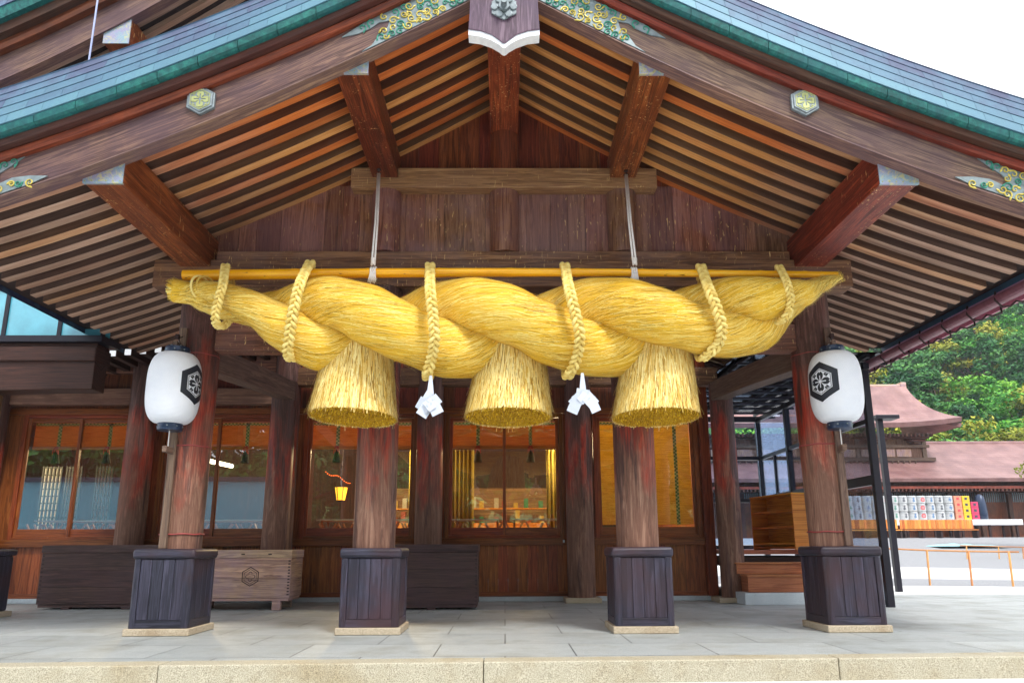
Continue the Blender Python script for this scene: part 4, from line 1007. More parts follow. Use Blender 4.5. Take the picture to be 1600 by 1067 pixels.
# folded paper streamers
def shide(px, py, kind, label):
    c = at(px, py, Y=YR-.35); t = thing('paper_streamer', label, 'paper streamer', tuple(c), 'white paper streamers under the rope')
    mb = MB(0); F = []
    def card(cx, cz, w_, h_, rot, dy, tiltx=0, tz=0):
        m = Matrix.Rotation(tz, 3, 'Z') @ Matrix.Rotation(tiltx, 3, 'X') @ Matrix.Rotation(rot, 3, 'Y')
        mb.obox((c.x+cx, c.y+dy, c.z+cz), (w_, .003, h_), m, var=random.random())
    mb.add([(c.x-.015,c.y,c.z+.04),(c.x+.015,c.y,c.z+.04),(c.x+.04,c.y-.012,c.z-.18),(c.x-.04,c.y-.012,c.z-.18),(c.x-.015,c.y+.004,c.z+.04),(c.x+.015,c.y+.004,c.z+.04),(c.x+.04,c.y-.008,c.z-.18),(c.x-.04,c.y-.008,c.z-.18)], [(0,1,2,3),(7,6,5,4),(0,4,5,1),(1,5,6,2),(2,6,7,3),(3,7,4,0)])
    if kind == 0: L_ = [(0,-.22,.15,.11,.5,-.01,.1,.3),(-.03,-.26,.15,.12,.75,-.02,-.1,-.3),(.045,-.27,.15,.12,-.75,-.03,.1,.3),(-.07,-.31,.16,.14,.62,-.04,.15,-.35),(.06,-.34,.14,.16,-.5,-.05,.1,.3),(.0,-.31,.13,.1,.9,-.065,-.15,0),(-.06,-.37,.13,.14,.55,-.03,0,.2)]
    else: L_ = [(0,-.2,.16,.1,.1,-.01,.1,.3),(-.04,-.24,.15,.11,-.6,-.02,-.1,-.3),(.05,-.24,.15,.11,.6,-.03,.1,.3),(-.07,-.29,.15,.14,-.75,-.035,.1,-.3),(.08,-.29,.15,.14,.75,-.045,.1,.3),(-.10,-.35,.13,.16,.45,-.03,.1,-.3),(.115,-.34,.12,.16,-.45,-.03,.05,.3),(0,-.26,.1,.12,.78,-.06,0,0)]
    for q in L_: card(*q[:5], q[5]*1.0, q[6], q[7])
    obj('folded_paper', mb, M_PAPER, t)
    return t
shide(673, 592, 0, 'folded white paper streamer hanging between the left and middle straw tassels')
shide(910, 588, 1, 'folded white paper streamer hanging between the middle and right straw tassels')

# ------------------------------------------------------------------ paper lanterns
def lantern(px, side, label):
    top = at(px, 548, Y=8.88); cx, cy = top.x, 8.88; zt = 3.40; zb = 2.50; R0 = .315
    if side < 0: cx = at(271, 612, Y=8.88).x
    else: cx = at(1306, 607, Y=8.88).x
    t = thing('paper_lantern', label, 'lantern', (cx, cy, zb))
    def rad(z):
        u = (z-(zt+zb)/2)/((zt-zb)/2); return .145 + (R0-.145)*max(0,1-abs(u)**3.2)**(.5)
    prof = [(rad(zb+(zt-zb)*i/60), zb+(zt-zb)*i/60) for i in range(61)]
    mb = MB(2); mb.lathe(prof, (cx, cy), 64); obj('shade', mb, M_LANT, t, smooth=True)
    for z0, z1 in ((zt-.012, zt+.075), (zb-.085, zb+.012)):
        mb = MB(2); mb.lathe([(.0,z0),(.142,z0),(.146,z0+.01),(.146,z1-.01),(.142,z1),(.12,z1),(.12,z0+.02),(0,z0+.02)], (cx,cy), 40); o = obj('rim', mb, M_NAVY, t); smooth_by_angle(o)
        mb = MB(2)
        for k in range(8):
            a = k*pi/4+.2; p = Vector((cx+.145*cos(a), cy+.145*sin(a), (z0+z1)/2)); mb.lathe([(0,p.z-.01),(.011,p.z-.006),(.011,p.z+.006),(0,p.z+.01)], (p.x,p.y), 8)
        obj('rivet', mb, M_SILV, o)
    for th, nm in (((-pi/2 + (1.36 if side<0 else -1.0)), 1), ):
        th0 = th; zc = 2.985; Re = .258
        for base in (th0, th0+pi):
            mb = MB(2)
            def put(u, v, base=base):
                z = zc+v*Re; r = rad(z)+.003; return (cx+r*cos(base+u*Re/.325), cy+r*sin(base+u*Re/.325), z)
            raster(crest_dark, 150 if base == th0 else 60, put, mb); obj('crest_mark', mb, M_INK, t, merge=False)
    sx = 1 if side < 0 else -1
    # hanging wire and lower cord
    mb = MB(2); mb.tube([(cx, cy, zt+.07), (cx, cy+.0, zt+.16)], .006, n=6); mb.tube([(cx-.1,cy,zt+.07),(cx,cy,zt+.13),(cx+.1,cy,zt+.07)], .005, n=6)
    mb.tube([(cx+.0,cy,zb-.08),(cx+.0,cy,zb-.30)], .006, n=6); obj('hanging_wire', mb, M_ROPEW if side > 0 else M_ROPEW, t)
    return cx, cy, zt, zb
LB = []
for px, side, lab, colx in ((271, -1, 'white paper lantern with hexagon crest hanging at the left corner column', CXS[0]), (1306, 1, 'white paper lantern with hexagon crest hanging at the right corner column', CXS[3])):
    cx, cy, zt, zb = lantern(px, side, lab)
    t = thing('lantern_bracket', 'grey wooden batten with two short arms wired to the '+('left' if side<0 else 'right')+' corner column', 'lantern bracket', (cx, 9.0, 1), 'battens that carry the lanterns')
    bx = colx + (-.10 if side < 0 else .12); yb = 9.3-sqrt(.25**2-(bx-colx)**2)-.032
    mb = MB(2); mb.box(bx-.045, bx+.045, yb-.03, yb+.03, 1.0, 3.78); obj('batten', mb, W_BRACK, t, bev=.006)
    for z in (3.50, zb-.32):
        mb = MB(0); e = Vector((cx, cy-.04, z)); s_ = Vector((bx, yb-.03, z)); d = (e-s_); e2 = e + d.normalized()*.06
        mb.bar(s_, e2, .055, .075); obj('arm', mb, W_BRACK, t, bev=.006)
    mb = MB(0); mb.tube([(bx,yb-.03,3.66),(cx,cy,3.60),(cx+.03,cy,3.52),(cx,cy,3.49)], .008, n=6); mb.box(cx-.02,cx+.02,cy-.06,cy-.02,3.58,3.64); obj('hook', mb, M_IRON, t)

# ------------------------------------------------------------------ chests and offering box
def chest(name, x0, x1, y0, y1, z0, z1, mat, label, cat, crest=False, legs=(.25,.8), legh=.05, seams=3):
    t = thing(name, label, cat, ((x0+x1)/2, y0, 0)); mb = MB(0); n = seams; zt = z1-.13; h = (zt-z0)/n; th = .035
    for k in range(n): 
        mb.box(x0, x1, y0, y0+th, z0+k*h+.001, z0+(k+1)*h-.001); mb.box(x0, x1, y1-th, y1, z0+k*h+.001, z0+(k+1)*h-.001)
        mb.box(x0+.002, x0+th, y0+th+.001, y1-th-.001, z0+k*h+.001, z0+(k+1)*h-.001, g=1); mb.box(x1-th, x1-.002, y0+th+.001, y1-th-.001, z0+k*h+.001, z0+(k+1)*h-.001, g=1)
    mb.box(x0+.04, x1-.04, y0+.04, y1-.04, z0, z0+.03)
    body = obj('body', mb, mat, t, bev=.004)
    mb = MB(0)
    for k in range(12):
        z = z0+.05+(zt-z0-.1)*k/11
        for xx in (x0+.03, x1-.03): mb.box(xx-.018, xx+.018, y0-.0015, y0+.004, z-.011, z+.011)
    obj('joint_pin', mb, M_IRON, body)
    mb = MB(0); mb.box(x0-.012, x1+.012, y0-.012, y1+.012, zt+.003, z1); obj('lid', mb, mat, t, bev=.008)
    mb = MB(0); mb.box(x0+.02, x1-.02, y0+.02, y1-.02, z0-.05, z0-.002); obj('base_rail', mb, mat, t)
    for f in legs:
        for yy in (y0+.015, y1-.115): mb = MB(1); x = x0+(x1-x0)*f; mb.box(x-.07, x+.07, yy, yy+.1, .002, z0-.052 if z0-.052 > .02 else .045); obj('foot', mb, mat, t, bev=.004)
    if crest:
        cx, cz, Rr = (x0+x1)/2+.23, z0+(zt-z0)*.53, .165; mb = MB(0)
        raster(lambda u, v: (.86 < hexd(u,v) < .96) or (.68 < hexd(u,v) < .74) or (petal(u,v) and hexd(u,v)<.6 and False) or (hexd(u,v) < .62 and abs((sqrt(u*u+v*v)) - .46*abs(cos(2*atan2(v,u)))**.5) < .035), 90, lambda u, v: (cx+u*Rr, y0-.002, cz+v*Rr), mb)
        o = obj('carved_crest', mb, M_IRON, body, merge=False)
        mb = MB(0)
        for q in (.3,.55,.8): mb.box(x0+(x1-x0)*q-.03, x0+(x1-x0)*q+.03, y0-.0135, y0-.01, z1-.08, z1-.06)
        obj('lid_peg', mb, M_IRON, t)
    return t
chest('storage_chest', -7.92, -5.5, 12.8, 13.45, .085, 1.06, W_CHEST, 'long dark purple-brown wooden chest at the far left by the wall', 'chest', legs=(.2,.62,.85))
chest('offering_box', -5.35, -3.56, 12.45, 13.15, .20, .97, W_BOXL, 'pale weathered wooden offering box carved with a hexagon crest', 'offering box', crest=True, legs=(.13,.88), seams=2)
chest('storage_chest', -2.45, -.45, 12.38, 13.0, .085, 1.05, W_CHEST, 'dark wooden chest behind the second column casing, below the left tassel gap', 'chest', legs=(.3,.62))

# ------------------------------------------------------------------ steps, shoe shelf, glazed passage on the right
t = thing('entrance_steps', 'three brown wooden steps on a pale stone block beside the hall corner', 'steps', (5, 13.1, 0))
mb = MB(0); mb.box(4.18, 6.3, 13.06, 15.2, .002, .20); obj('stone_block', mb, M_STONEW, t, bev=.01)
mb = MB(0); mb.box(4.30, 6.25, 13.22, 13.7, .203, .47); mb.box(4.28, 6.27, 13.19, 13.7, .472, .50); obj('step', mb, W_STEP, t, bev=.006)
mb = MB(0); mb.box(4.22, 6.25, 13.55, 14.0, .503, .68); mb.box(4.19, 6.27, 13.50, 14.0, .682, .71); obj('step', mb, W_STEP, t, bev=.006)
mb = MB(0); mb.box(4.32, 6.25, 13.95, 16.5, .62, .80); obj('riser', mb, W_DARK, t); mb = MB(0); mb.box(4.30, 6.27, 13.90, 18, .85, .93); obj('landing', mb, W_STEP, t, bev=.006)
t = thing('shoe_shelf', 'open orange-brown wooden shoe shelf standing on the landing above the steps', 'shelf', (5.4, 14.4, .93))
rot = Matrix.Rotation(radians(-10), 4, 'Z'); t.rotation_euler.z = radians(11)
def sh(name, b, parent): 
    mb = MB(1); 
    for q in b: mb.box(*q)
    o = obj(name, mb, W_SHELF, None, bev=.004); o.parent = parent; return o
Ls, Ds, Hs = 1.5, .36, 1.02
sh('end_panel', [(-Ds/2,Ds/2,-Ls/2,-Ls/2+.03,0,Hs)], t); sh('end_panel', [(-Ds/2,Ds/2,Ls/2-.03,Ls/2,0,Hs)], t)
sh('top_board', [(-Ds/2-.01,Ds/2+.01,-Ls/2-.01,Ls/2+.01,Hs+.001,Hs+.028)], t); sh('back_board', [(Ds/2-.015,Ds/2-.001,-Ls/2+.031,Ls/2-.031,.01,Hs)], t)
for z in (.02,.09,.40,.70): sh('shelf_board', [(-Ds/2+.005,Ds/2-.016,-Ls/2+.031,Ls/2-.031,z,z+.04)], t)
t = thing('glazed_passage', 'black steel framed glass passage with a slatted roof right of the porch', 'glass passage', (6.4, 12.5, 0))
XP = 6.42; mb = MB(2)
def fr(b): mb = MB(2); [mb.box(*q) for q in b]; return mb
for y in (12.5, 14.3, 16.2, 18.1): obj('post', fr([(XP-.06,XP+.06,y-.05,y+.05,.0,4.05)]), M_BLACK, t, bev=.006)
[obj('rail', fr([q]), M_BLACK, t) for q in [(XP-.04,XP+.04,12.55,18.05,2.03,2.2),(XP-.05,XP+.05,12.4,18.15,4.06,4.16),(XP-.04,XP+.04,12.55,18.05,3.10,3.18),(XP-.04,XP+.04,12.55,14.25,.03,.11)]]
[obj('mullion', fr([(XP-.03,XP+.03,y-.03,y+.03,2.2,3.1)]), M_BLACK, t) for y in (15.2,17.1)]
for a, b in ((12.56,14.24),(14.36,16.14),(16.26,18.04)):
    for z0, z1 in ((.12,2.02),(2.21,3.09),(3.19,4.04)):
        if a > 13 and z0 < 1: continue
        obj('glass_panel', fr([(XP-.005,XP+.005,a,b,z0,z1)]), M_GLASSB, t)
obj('post', fr([(4.55,4.63,18.0,18.1,.9,4.05),(5.3,5.36,18.0,18.1,.9,4.05)]), M_BLACK, t)
[obj('rail', fr([(4.5,XP,18.0,18.1,z,z+.09)]), M_BLACK, t) for z in (.93,2.05,3.1,4.06)]
obj('glass_panel', fr([(4.64,XP-.06,18.04,18.05,z0,z1) for z0,z1 in ((1.03,2.04),(2.15,3.09),(3.2,4.04))]), M_GLASSB, t)
obj('roof_slat', fr([(4.2,XP+.5,12.6+.62*k,12.64+.62*k,4.18,4.23) for k in range(10)]), M_BLACK, t)
obj('roof_beam', fr([(x,x+.05,12.3,18.3,4.245,4.31) for x in (4.3,5.0,5.7,6.4,6.85)]), M_BLACK, t)
mb = MB(); mb.box(4.15,XP+.55,12.3,18.4,4.32,4.335); obj('translucent_roof', mb, glassm('milky_roof_panel', (.75,.75,.82,1), .6, 1.0), t)
t = thing('steel_post', 'slim black steel post with a cap standing outside the glass passage', 'post', (8.9, 16.8, 0))
obj('shaft', fr([(8.80,8.92,16.74,16.86,-.01,3.9)]), M_BLACK, t, bev=.005); obj('cap_arm', fr([(8.70,9.25,16.6,17.0,3.901,3.99)]), M_BLACK, t, bev=.01)

# ------------------------------------------------------------------ inside the hall
def table(x0, x1, y, label):
    t = thing('dining_table', label, 'table', ((x0+x1)/2, y, .85), 'white tables inside the hall')
    mb = MB(0); mb.box(x0, x1, y-.35, y+.35, 1.545, 1.575); obj('tabletop', mb, M_TABLE, t)
    for x in (x0+.1, x1-.1):
        for yy in (y-.28, y+.28): mb = MB(2); mb.cyl((x,yy,.851),(x,yy,1.544),.02,n=8); obj('leg', mb, M_CHAIR, t)
pl = ['far left','left','left centre','centre left','middle','centre right']
for k, (a, b) in enumerate([(-9.7,-7.5),(-6.9,-4.7),(-3.9,-2.7),(-2.5,-1.3),(-1.1,-.05),(.1,1.3)]):
    table(a, b, 15.6, 'white topped table inside the hall, %s seen through the glass' % ['leftmost','second from left','third from left','fourth from left','second from right','rightmost'][k])
def stool(x, y, lab=None, src=None):
    t = thing('folding_stool', 'brown wooden stool with crossed legs by the tables inside the hall', 'stool', (x, y, .85), 'stools by the tables inside the hall')
    mb = MB(0); mb.box(x-.19,x+.19,y-.15,y+.15,1.30,1.33); obj('seat', mb, M_CHAIR, t)
    for s in (-1,1):
        mb = MB(0); mb.bar((x-.17,y+s*.13,.86),(x+.17,y+s*.13,1.48),.03,.03); mb.bar((x+.17,y+s*.12,.86),(x-.17,y+s*.12,1.48),.03,.03); obj('crossed_legs', mb, M_CHAIR, t)
    return t
st0 = stool(-9.4, 14.95); L0 = st0.location.copy()
sx_ = [-9.05+.42*k for k in range(25)]
for k, x in enumerate(sx_):
    if abs(x+7.05) < .3 or abs(x+4.3) < .3 or abs(x+1.45) < .3: continue
    c = copy_tree(st0); c.location = (x, 14.95+.1*(k%2), .85); c.rotation_euler.z = random.uniform(-.4,.4)
# shoji screens
for k, (xa, xb, lb) in enumerate(((18,36,'leftmost'),(64,93,'second from left'),(101,124,'second from right'),(148,173,'rightmost'))):
    y = 18.3; xl, xr2 = at(xa,770,Y=y).x, at(xb,770,Y=y).x; x = (xl+xr2)/2; w_ = xr2-xl
    t = thing('paper_screen', 'tall white latticed paper screen inside the hall, %s of the four' % lb, 'paper screen', (x, y, .85), 'paper screens at the left of the hall')
    mb = MB(0); mb.box(x-w_/2, x+w_/2, y, y+.01, .87, 3.0); obj('paper', mb, M_SHOJI, t)
    mb = MB(2)
    for q in range(6): xx = x-w_/2+w_*q/5; mb.box(xx-.018, xx+.018, y-.03, y-.003, .86, 3.02)
    for q in range(13): zz = .88+2.1*q/12; mb.box(x-w_/2, x+w_/2, y-.028, y-.004, zz-.012, zz+.012, g=0)
    obj('lattice', mb, M_INK, t)
# hanging lantern, red bulbs, ceiling tube
t = thing('hanging_lamp', 'small glowing yellow hexagonal lamp hanging inside the hall behind the second bay', 'lamp', (-4.0, 17.5, 2.0))
mb = MB(2); cx, cy, cz = at(533, 770, Y=17.5); 
mb.lathe([(.0,cz-.17),(.10,cz-.17),(.155,cz+.13),(.0,cz+.13)], (cx,cy), 6); obj('shade', mb, M_LAMP, t)
mb = MB(2); mb.lathe([(.0,cz+.17),(.2,cz+.13),(.165,cz+.13)], (cx,cy), 6); mb.tube([(cx,cy,cz+.17),(cx,cy,4.29)], .008, n=6)
for k in range(6): a = k*pi/3; mb.bar((cx+.102*cos(a),cy+.102*sin(a),cz-.17),(cx+.157*cos(a),cy+.157*sin(a),cz+.13),.014,.014)
mb.lathe([(0,cz-.2),(.09,cz-.2),(.105,cz-.171),(0,cz-.171)], (cx,cy), 6); obj('lamp_frame', mb, M_IRON, t)
t = thing('bulb_string', 'string of tiny glowing orange bulbs sloping down inside the hall', 'string of lights', (-4.6, 18, 3))
for k in range(14):
    p = at(509+2.9*k, 737+1.3*k+2.2*sin(k*.7), Y=18.0); mb = MB(); mb.lathe([(0,p.z-.016),(.014,p.z),(0,p.z+.016)], (p.x,p.y), 8); obj('bulb', mb, M_LAMPR, t)
mb = MB(); mb.tube([tuple(at(509+2.9*k, 735.5+1.3*k+1.5*sin(k*1.1), Y=18.0)) for k in range(14)], .006, n=5); obj('wire', mb, M_INK, t)
t = thing('ceiling_tube', 'bright ceiling tube light inside the hall beside the left corner column', 'ceiling light', (-7, 17, 3.4))
a = at(318, 718, Y=16.5); b = at(362, 728, Y=18.5); mb = MB(); mb.tube([a, b], .05, n=10); obj('tube', mb, M_TUBE, t)
ld = bpy.data.lights.new('hall_lamp_light', 'POINT'); ld.energy = 260; ld.color = (1,.72,.38); ld.shadow_soft_size = .3; lo = bpy.data.objects.new('hall_lamp_light', ld); COL.objects.link(lo); lo.location = (-2.9, 17.2, 3.4)
ld2 = ld.copy(); lo2 = bpy.data.objects.new('hall_tube_fill_light', ld2); COL.objects.link(lo2); lo2.location = (1.5, 17.5, 3.4); ld2.energy = 190
ld3 = ld.copy(); lo3 = bpy.data.objects.new('hall_tube_fill_light', ld3); COL.objects.link(lo3); lo3.location = (-7.6, 17.5, 3.4); ld3.energy = 220
# counter with goods at the back
t = thing('shop_counter', 'counter with green and red goods at the back of the hall behind the middle windows', 'counter', (0, 20.5, .85))
mb = MB(0); mb.box(-3.6, 1.8, 20.2, 20.9, .851, 1.65); obj('counter_body', mb, W_SHELF, t)
gm_ = [flat('goods_green', s2l(60,120,80), .4), flat('goods_red', s2l(150,70,40), .4), flat('goods_white', s2l(170,165,140), .4), flat('goods_gold', s2l(180,150,60), .4)]
for k in range(34):
    x = -3.5+.31*(k % 17)+random.uniform(0,.12); lv = (1.652, 2.05)[k // 17]; mb = MB(2); h_ = random.uniform(.1,.36); mb.box(x, x+.12, 20.3, 20.5, lv+.002, lv+h_); obj('packet', mb, random.choice(gm_), t)
mb = MB(0); mb.box(-3.6, 1.8, 20.25, 20.7, 2.02, 2.05); obj('shelf', mb, W_SHELF, t)
mb = MB(0); mb.box(-3.6, 1.8, 21.6, 21.7, 1.2, 2.7); obj('back_panel', mb, W_PALEP, t)
M_CURT = flat('olive_gold_cloth', s2l(150,130,40), .8, 0, .2, 4)
for k, (x0, x1, wh) in enumerate(((-1.35,-.75,'left side of the middle bay'),(1.0,1.55,'right side of the middle bay'),(-5.5,-4.9,'second bay from the left'),(-2.3,-1.9,'third bay, beside the lamp'))):
    n = 30; mb = MB(2); V = []
    for i in range(n+1):
        for z in (.9, 3.3): V.append((x0+(x1-x0)*i/n, 17.5+.04*sin(i*1.3), z))
    mb.add(V, [(2*i,2*i+2,2*i+3,2*i+1) for i in range(n)], uvs=[(v[0],v[2]) for v in V]); o = obj('hanging_cloth', mb, M_CURT, smooth=True); o.modifiers.new('s','SOLIDIFY').thickness = .01
    tag(o, 'olive-gold hanging cloth seen through the glass at the '+wh, 'curtain', 'hanging cloths inside the hall')
# cable running up to the upper roof
t = MB(2); a = at(139, 0, Y=7.2); b = at(139.5, 92, Y=7.2); t.tube([(b.x,7.2,b.z-.3),(b.x,7.2,a.z+2.5)], .010, n=6); tag(obj('lightning_cable', t, M_CABLE), 'thin pale cable rising straight up from the left roof edge', 'cable')

# ------------------------------------------------------------------ background right: gate hall, barrels, benches, fence
gate = thing('gate_hall', 'distant timber gate hall with two tiers of pinkish copper roofs', 'gate hall', (28, 52, 1.4))
def roofpatch(name, xs, prof, mat, th=.25):
    mb = MB(0); n = len(prof); V=[]; F=[]
    for x in xs:
        for (y, z) in prof: V.append((x(y,z) if callable(x) else x, y, z))
    for i in range(len(xs)-1):
        for j in range(n-1): F.append((i*n+j, (i+1)*n+j, (i+1)*n+j+1, i*n+j+1))
    mb.add(V, F, uvs=[(v[0], v[1]) for v in V]); o = obj(name, mb, mat, gate); md = o.modifiers.new('s','SOLIDIFY'); md.thickness = th; md.offset = -1; return o
def P50(x, y, Y=50): p = at(x, y, Y=Y); return p
# lower roof: eave to ridge, concave
ez = P50(1600,752,48.4).z; rz = P50(1600,697,55).z
prof = [(48.4+6.6*t, ez+(rz-ez)*(.72*t+.28*t*t)) for t in [i/8 for i in range(9)]]
roofpatch('lower_roof', [12, 20, 28, 36, 46], prof, M_RROOF); roofpatch('lower_roof_rear', [12, 46], [(55+.01+6.6*t, rz-(rz-ez)*t) for t in (0,.5,1)], M_RROOF)
mb = MB(0); mb.box(12, 46, 54.8, 55.25, rz-.1, rz+.38); obj('ridge', mb, M_RROOF, gate, bev=.08)
mb = MB(0); mb.box(12, 46, 48.55, 48.75, ez-.45, ez-.28); mb.box(12,46,48.9,49.3,ez-.62,ez-.45); obj('eave_fascia', mb, W_MOULD, gate)
mb = MB(1)
for k in range(130): x = 12+.26*k; mb.box(x, x+.1, 48.5, 50.2, ez-.62+.0, ez-.47)
obj('eave_rafters', mb, W_MOULD2, gate)
x = 12
while x < 46: mb = MB(2); mb.box(x, x+.26, 49.85, 50.1, 1.4, ez-.2); obj('gate_column', mb, W_MOULD2, gate); x += 2.05
mb = MB(2); mb.box(12, 46, 50.4, 50.6, 1.4, ez+.4); obj('gate_wall', mb, W_MOULD, gate)
mb = MB(2)
for k in range(230): x = 12+.147*k; mb.box(x, x+.05, 50.3, 50.36, 3.9, ez-.5)
obj('lattice_bars', mb, M_SILV, gate)
# upper storey
xr = P50(1455,715,52).x; uz0 = rz-2.4; uz1 = P50(1400,674,50).z
mb = MB(2); x = 13.0
while x < xr-.5: mb.box(x, min(x+.95,xr-.5), 52.0, 52.2, uz0, uz1-.2); x += .97
obj('upper_wall', mb, W_HEAD, gate)
mb = MB(2)
for x in (13, 16.2, 19.4, 22.6, 25.4, xr-.62): mb.box(x, x+.28, 51.85, 52.0, uz0, uz1+.1)
mb.box(13, xr-.2, 51.7, 51.86, uz1-.9, uz1-.7, g=0); mb.box(13, xr+.1, 51.6, 51.84, uz0+.9, uz0+1.15, g=0); mb.box(13, xr+.3, 51.3, 51.84, uz0+.1, uz0+.3, g=0)
for k in range(40): x = 13+.42*k; (mb.box(x, x+.07, 51.4, 51.5, uz0+.3, uz0+.9) if x < xr else None)
obj('balcony_frame', mb, W_BRACK, gate)
mb = MB(2)
for x in (13.5,14.9,16.8,18.2,20,21.4,23.2,24.4): mb.box(x, x+1.1, 51.93, 51.99, uz0+1.25, uz1-1.0)
for x in (25.8,27.2,28.4): mb.box(x, min(x+1.05,xr-.7), 51.93, 51.99, uz0+1.25, uz1-1.0)
obj('louvre_panel', mb, W_BOXL, gate)
mb = MB(1)
for k in range(62): x = 12+.3*k; (mb.box(x, x+.13, 50.6, 52.0, uz1-.25, uz1-.02) if x < xr+1.4 else None)
for k in range(7):
    x = 13+2.75*k; [mb.box(x-.12-.2*q, x+.4+.2*q, 51.3-.2*q, 51.9, uz1-.68+.16*q, uz1-.55+.16*q) for q in range(3) if x < xr]
obj('bracket_sets', mb, W_MOULD2, gate)
tip = P50(1503,661,50); rg = P50(1412,609,53.5); zE = P50(1400,668,50).z
mb = MB(0); n = 14; V=[]; F=[]; UV=[]
for i in range(n+1):                      # left to right columns
    for j in range(9):
        t = j/8; f = i/n
        zz = zE + (rg.z-zE)*(.45*t+.55*t*t*1.0) ; y = 50+3.5*t
        xe = 11 + (tip.x-11)*f; xr_ = 11 + (rg.x-11)*f; x = xe+(xr_-xe)*(1-(1-t)**1.7)
        lift = (.55*max(0, f-.72)/.28)**2*(1-t)*1.4 if f > .72 else 0
        V.append((x, y, zz+lift)); UV.append((x, y))
for i in range(n):
    for j in range(8): F.append((i*9+j, (i+1)*9+j, (i+1)*9+j+1, i*9+j+1))
mb.add(V, F, uvs=UV); o = obj('upper_roof', mb, M_RROOF, gate); md = o.modifiers.new('s','SOLIDIFY'); md.thickness = .35; md.offset = -1
# right-hand hip face
mb = MB(0); V=[]; 
for j in range(9):
    k = n*9+j; p = mb_v = None
col_ = [((lambda t: (tip.x+(rg.x-tip.x)*(1-(1-t)**1.7), 50+3.5*t, zE+(rg.z-zE)*(.45*t+.55*t*t)+(.3*(1-t))))(j/8)) for j in range(9)]
V = col_ + [(p[0], 107-p[1], p[2]) for p in col_]
mb.add(V, [(j, j+1, 9+j+1, 9+j) for j in range(8)]); o = obj('hip_roof', mb, M_RROOF, gate); o.modifiers.new('s','SOLIDIFY').thickness = .3
mb = MB(0); mb.box(11, rg.x, 53.3, 53.8, rg.z-.1, rg.z+.40); mb.box(rg.x-.35, rg.x+.1, 53.2, 53.9, rg.z-.3, rg.z+.55); obj('upper_ridge', mb, W_BOXL, gate, bev=.08)

# barrels on a long white table
tb = thing('barrel_stand', 'long low stand covered in white cloth carrying the sake barrels', 'stand', (26, 47, 1.5))
bz = at(1450, 812, Y=47).z
mb = MB(0); mb.box(18, at(1588,812,Y=47).x, 46.4, 48.0, bz-.35, bz); obj('cloth_top', mb, M_WPAINT, tb, bev=.03)
for k in range(9):
    for yy in (46.5, 47.8): mb = MB(2); x = 18.5+1.75*k; mb.box(x, x+.12, yy, yy+.12, ground_z(0,47)-.1, bz-.352); obj('leg', mb, M_IRON, tb)
def barrelm(name, kind):
    g = NG(name); return None
M_BARREL = flat('white_straw_wrap', s2l(190,194,196), .7, 0, .14, 12, bump=.3)
marks = [flat('mark_blue', s2l(70,120,170), .6), flat('mark_green', s2l(70,140,120), .6), flat('mark_red', s2l(220,70,80), .6), flat('mark_black', s2l(60,66,80), .6)]
rnd = random.Random(9)
protos = []
def barrel_mesh(mk, style, name='sake_barrel'):
    mb = MB(2); r, h = .285, .50
    mb.lathe([(0,0),(r*.9,0),(r,.06),(r*1.02,.25),(r,.44),(r*.9,.5),(0,.5)], (0,0), 20)
    for z in (.05,.44): mb.tube([(r*1.02*cos(q*pi/12), r*1.02*sin(q*pi/12), z) for q in range(24)], .016, n=5, closed=True)
    R3 = r*1.03
    def put(u, v): a = -pi/2+u*.55; return (R3*cos(a), R3*sin(a), .25+v*.15)
    n0 = len(mb.f)
    fn = {0: lambda u,v: abs(u) < .16 or (abs(v) < .14 and abs(u) < .7) or abs(abs(u)-abs(v)) < .1 and abs(u) < .6, 1: lambda u,v: .55 < sqrt(u*u+v*v) < .9 or (abs(u)<.2 and abs(v)<.2), 2: lambda u,v: (abs(v-.5)<.13 or abs(v+.1)<.13 or abs(v+.65)<.12) and abs(u)<.55 or abs(u)<.1}[style]
    raster(fn, 16, put, mb, ext=1.0)
    for i in range(n0, len(mb.f)): mb.m[i] = 1
    o = obj(name, mb, [M_BARREL, marks[mk]], None, merge=False); return o
BR = [(0,0),(1,2),(3,0),(0,2),(1,0),(3,2),(2,1),(2,2)]
templ = [barrel_mesh(a, b) for a, b in BR]; used = set()
xR = at(1541, 790, Y=46.9).x; dx = .585
colk = [7,7]  # chosen styles by column from the right
styles = [0,5,3,6,3,5,1,7,2,0,5,4,2,5,0,3,4,1,2,3]
ordn = ['first','second','third','fourth','fifth','sixth','seventh','eighth','ninth','tenth','eleventh','twelfth','thirteenth','fourteenth','fifteenth','sixteenth','seventeenth','eighteenth','nineteenth','twentieth']
cname = {0:'blue',1:'green',2:'red',3:'black'}
xb0 = at(1480, 790, Y=46.9).x
for c in range(18):
    for row in range(3):
        st = styles[c]; k = st
        if k not in used: o = templ[k]; used.add(k)
        else: o = templ[k].copy(); COL.objects.link(o)
        o.location = (xb0-dx*c+rnd.uniform(-.02,.02), 46.85+rnd.uniform(-.02,.02), bz+.001+.505*row); o.rotation_euler.z = rnd.uniform(-.12,.12)
        tag(o, 'white straw-wrapped sake barrel with %s marks, %s row, %s column left of the coloured boxes' % (cname[BR[st][0]], ['bottom','middle','top'][row], ordn[c]), 'barrel', 'sake barrels stacked on the stand')
for k, o in enumerate(templ):
    if k not in used: bpy.data.objects.remove(o)
bxm = [flat('crate_peach', s2l(216,140,112), .6), flat('crate_yellow', s2l(220,184,40), .6), flat('crate_magenta', s2l(196,56,96), .6)]
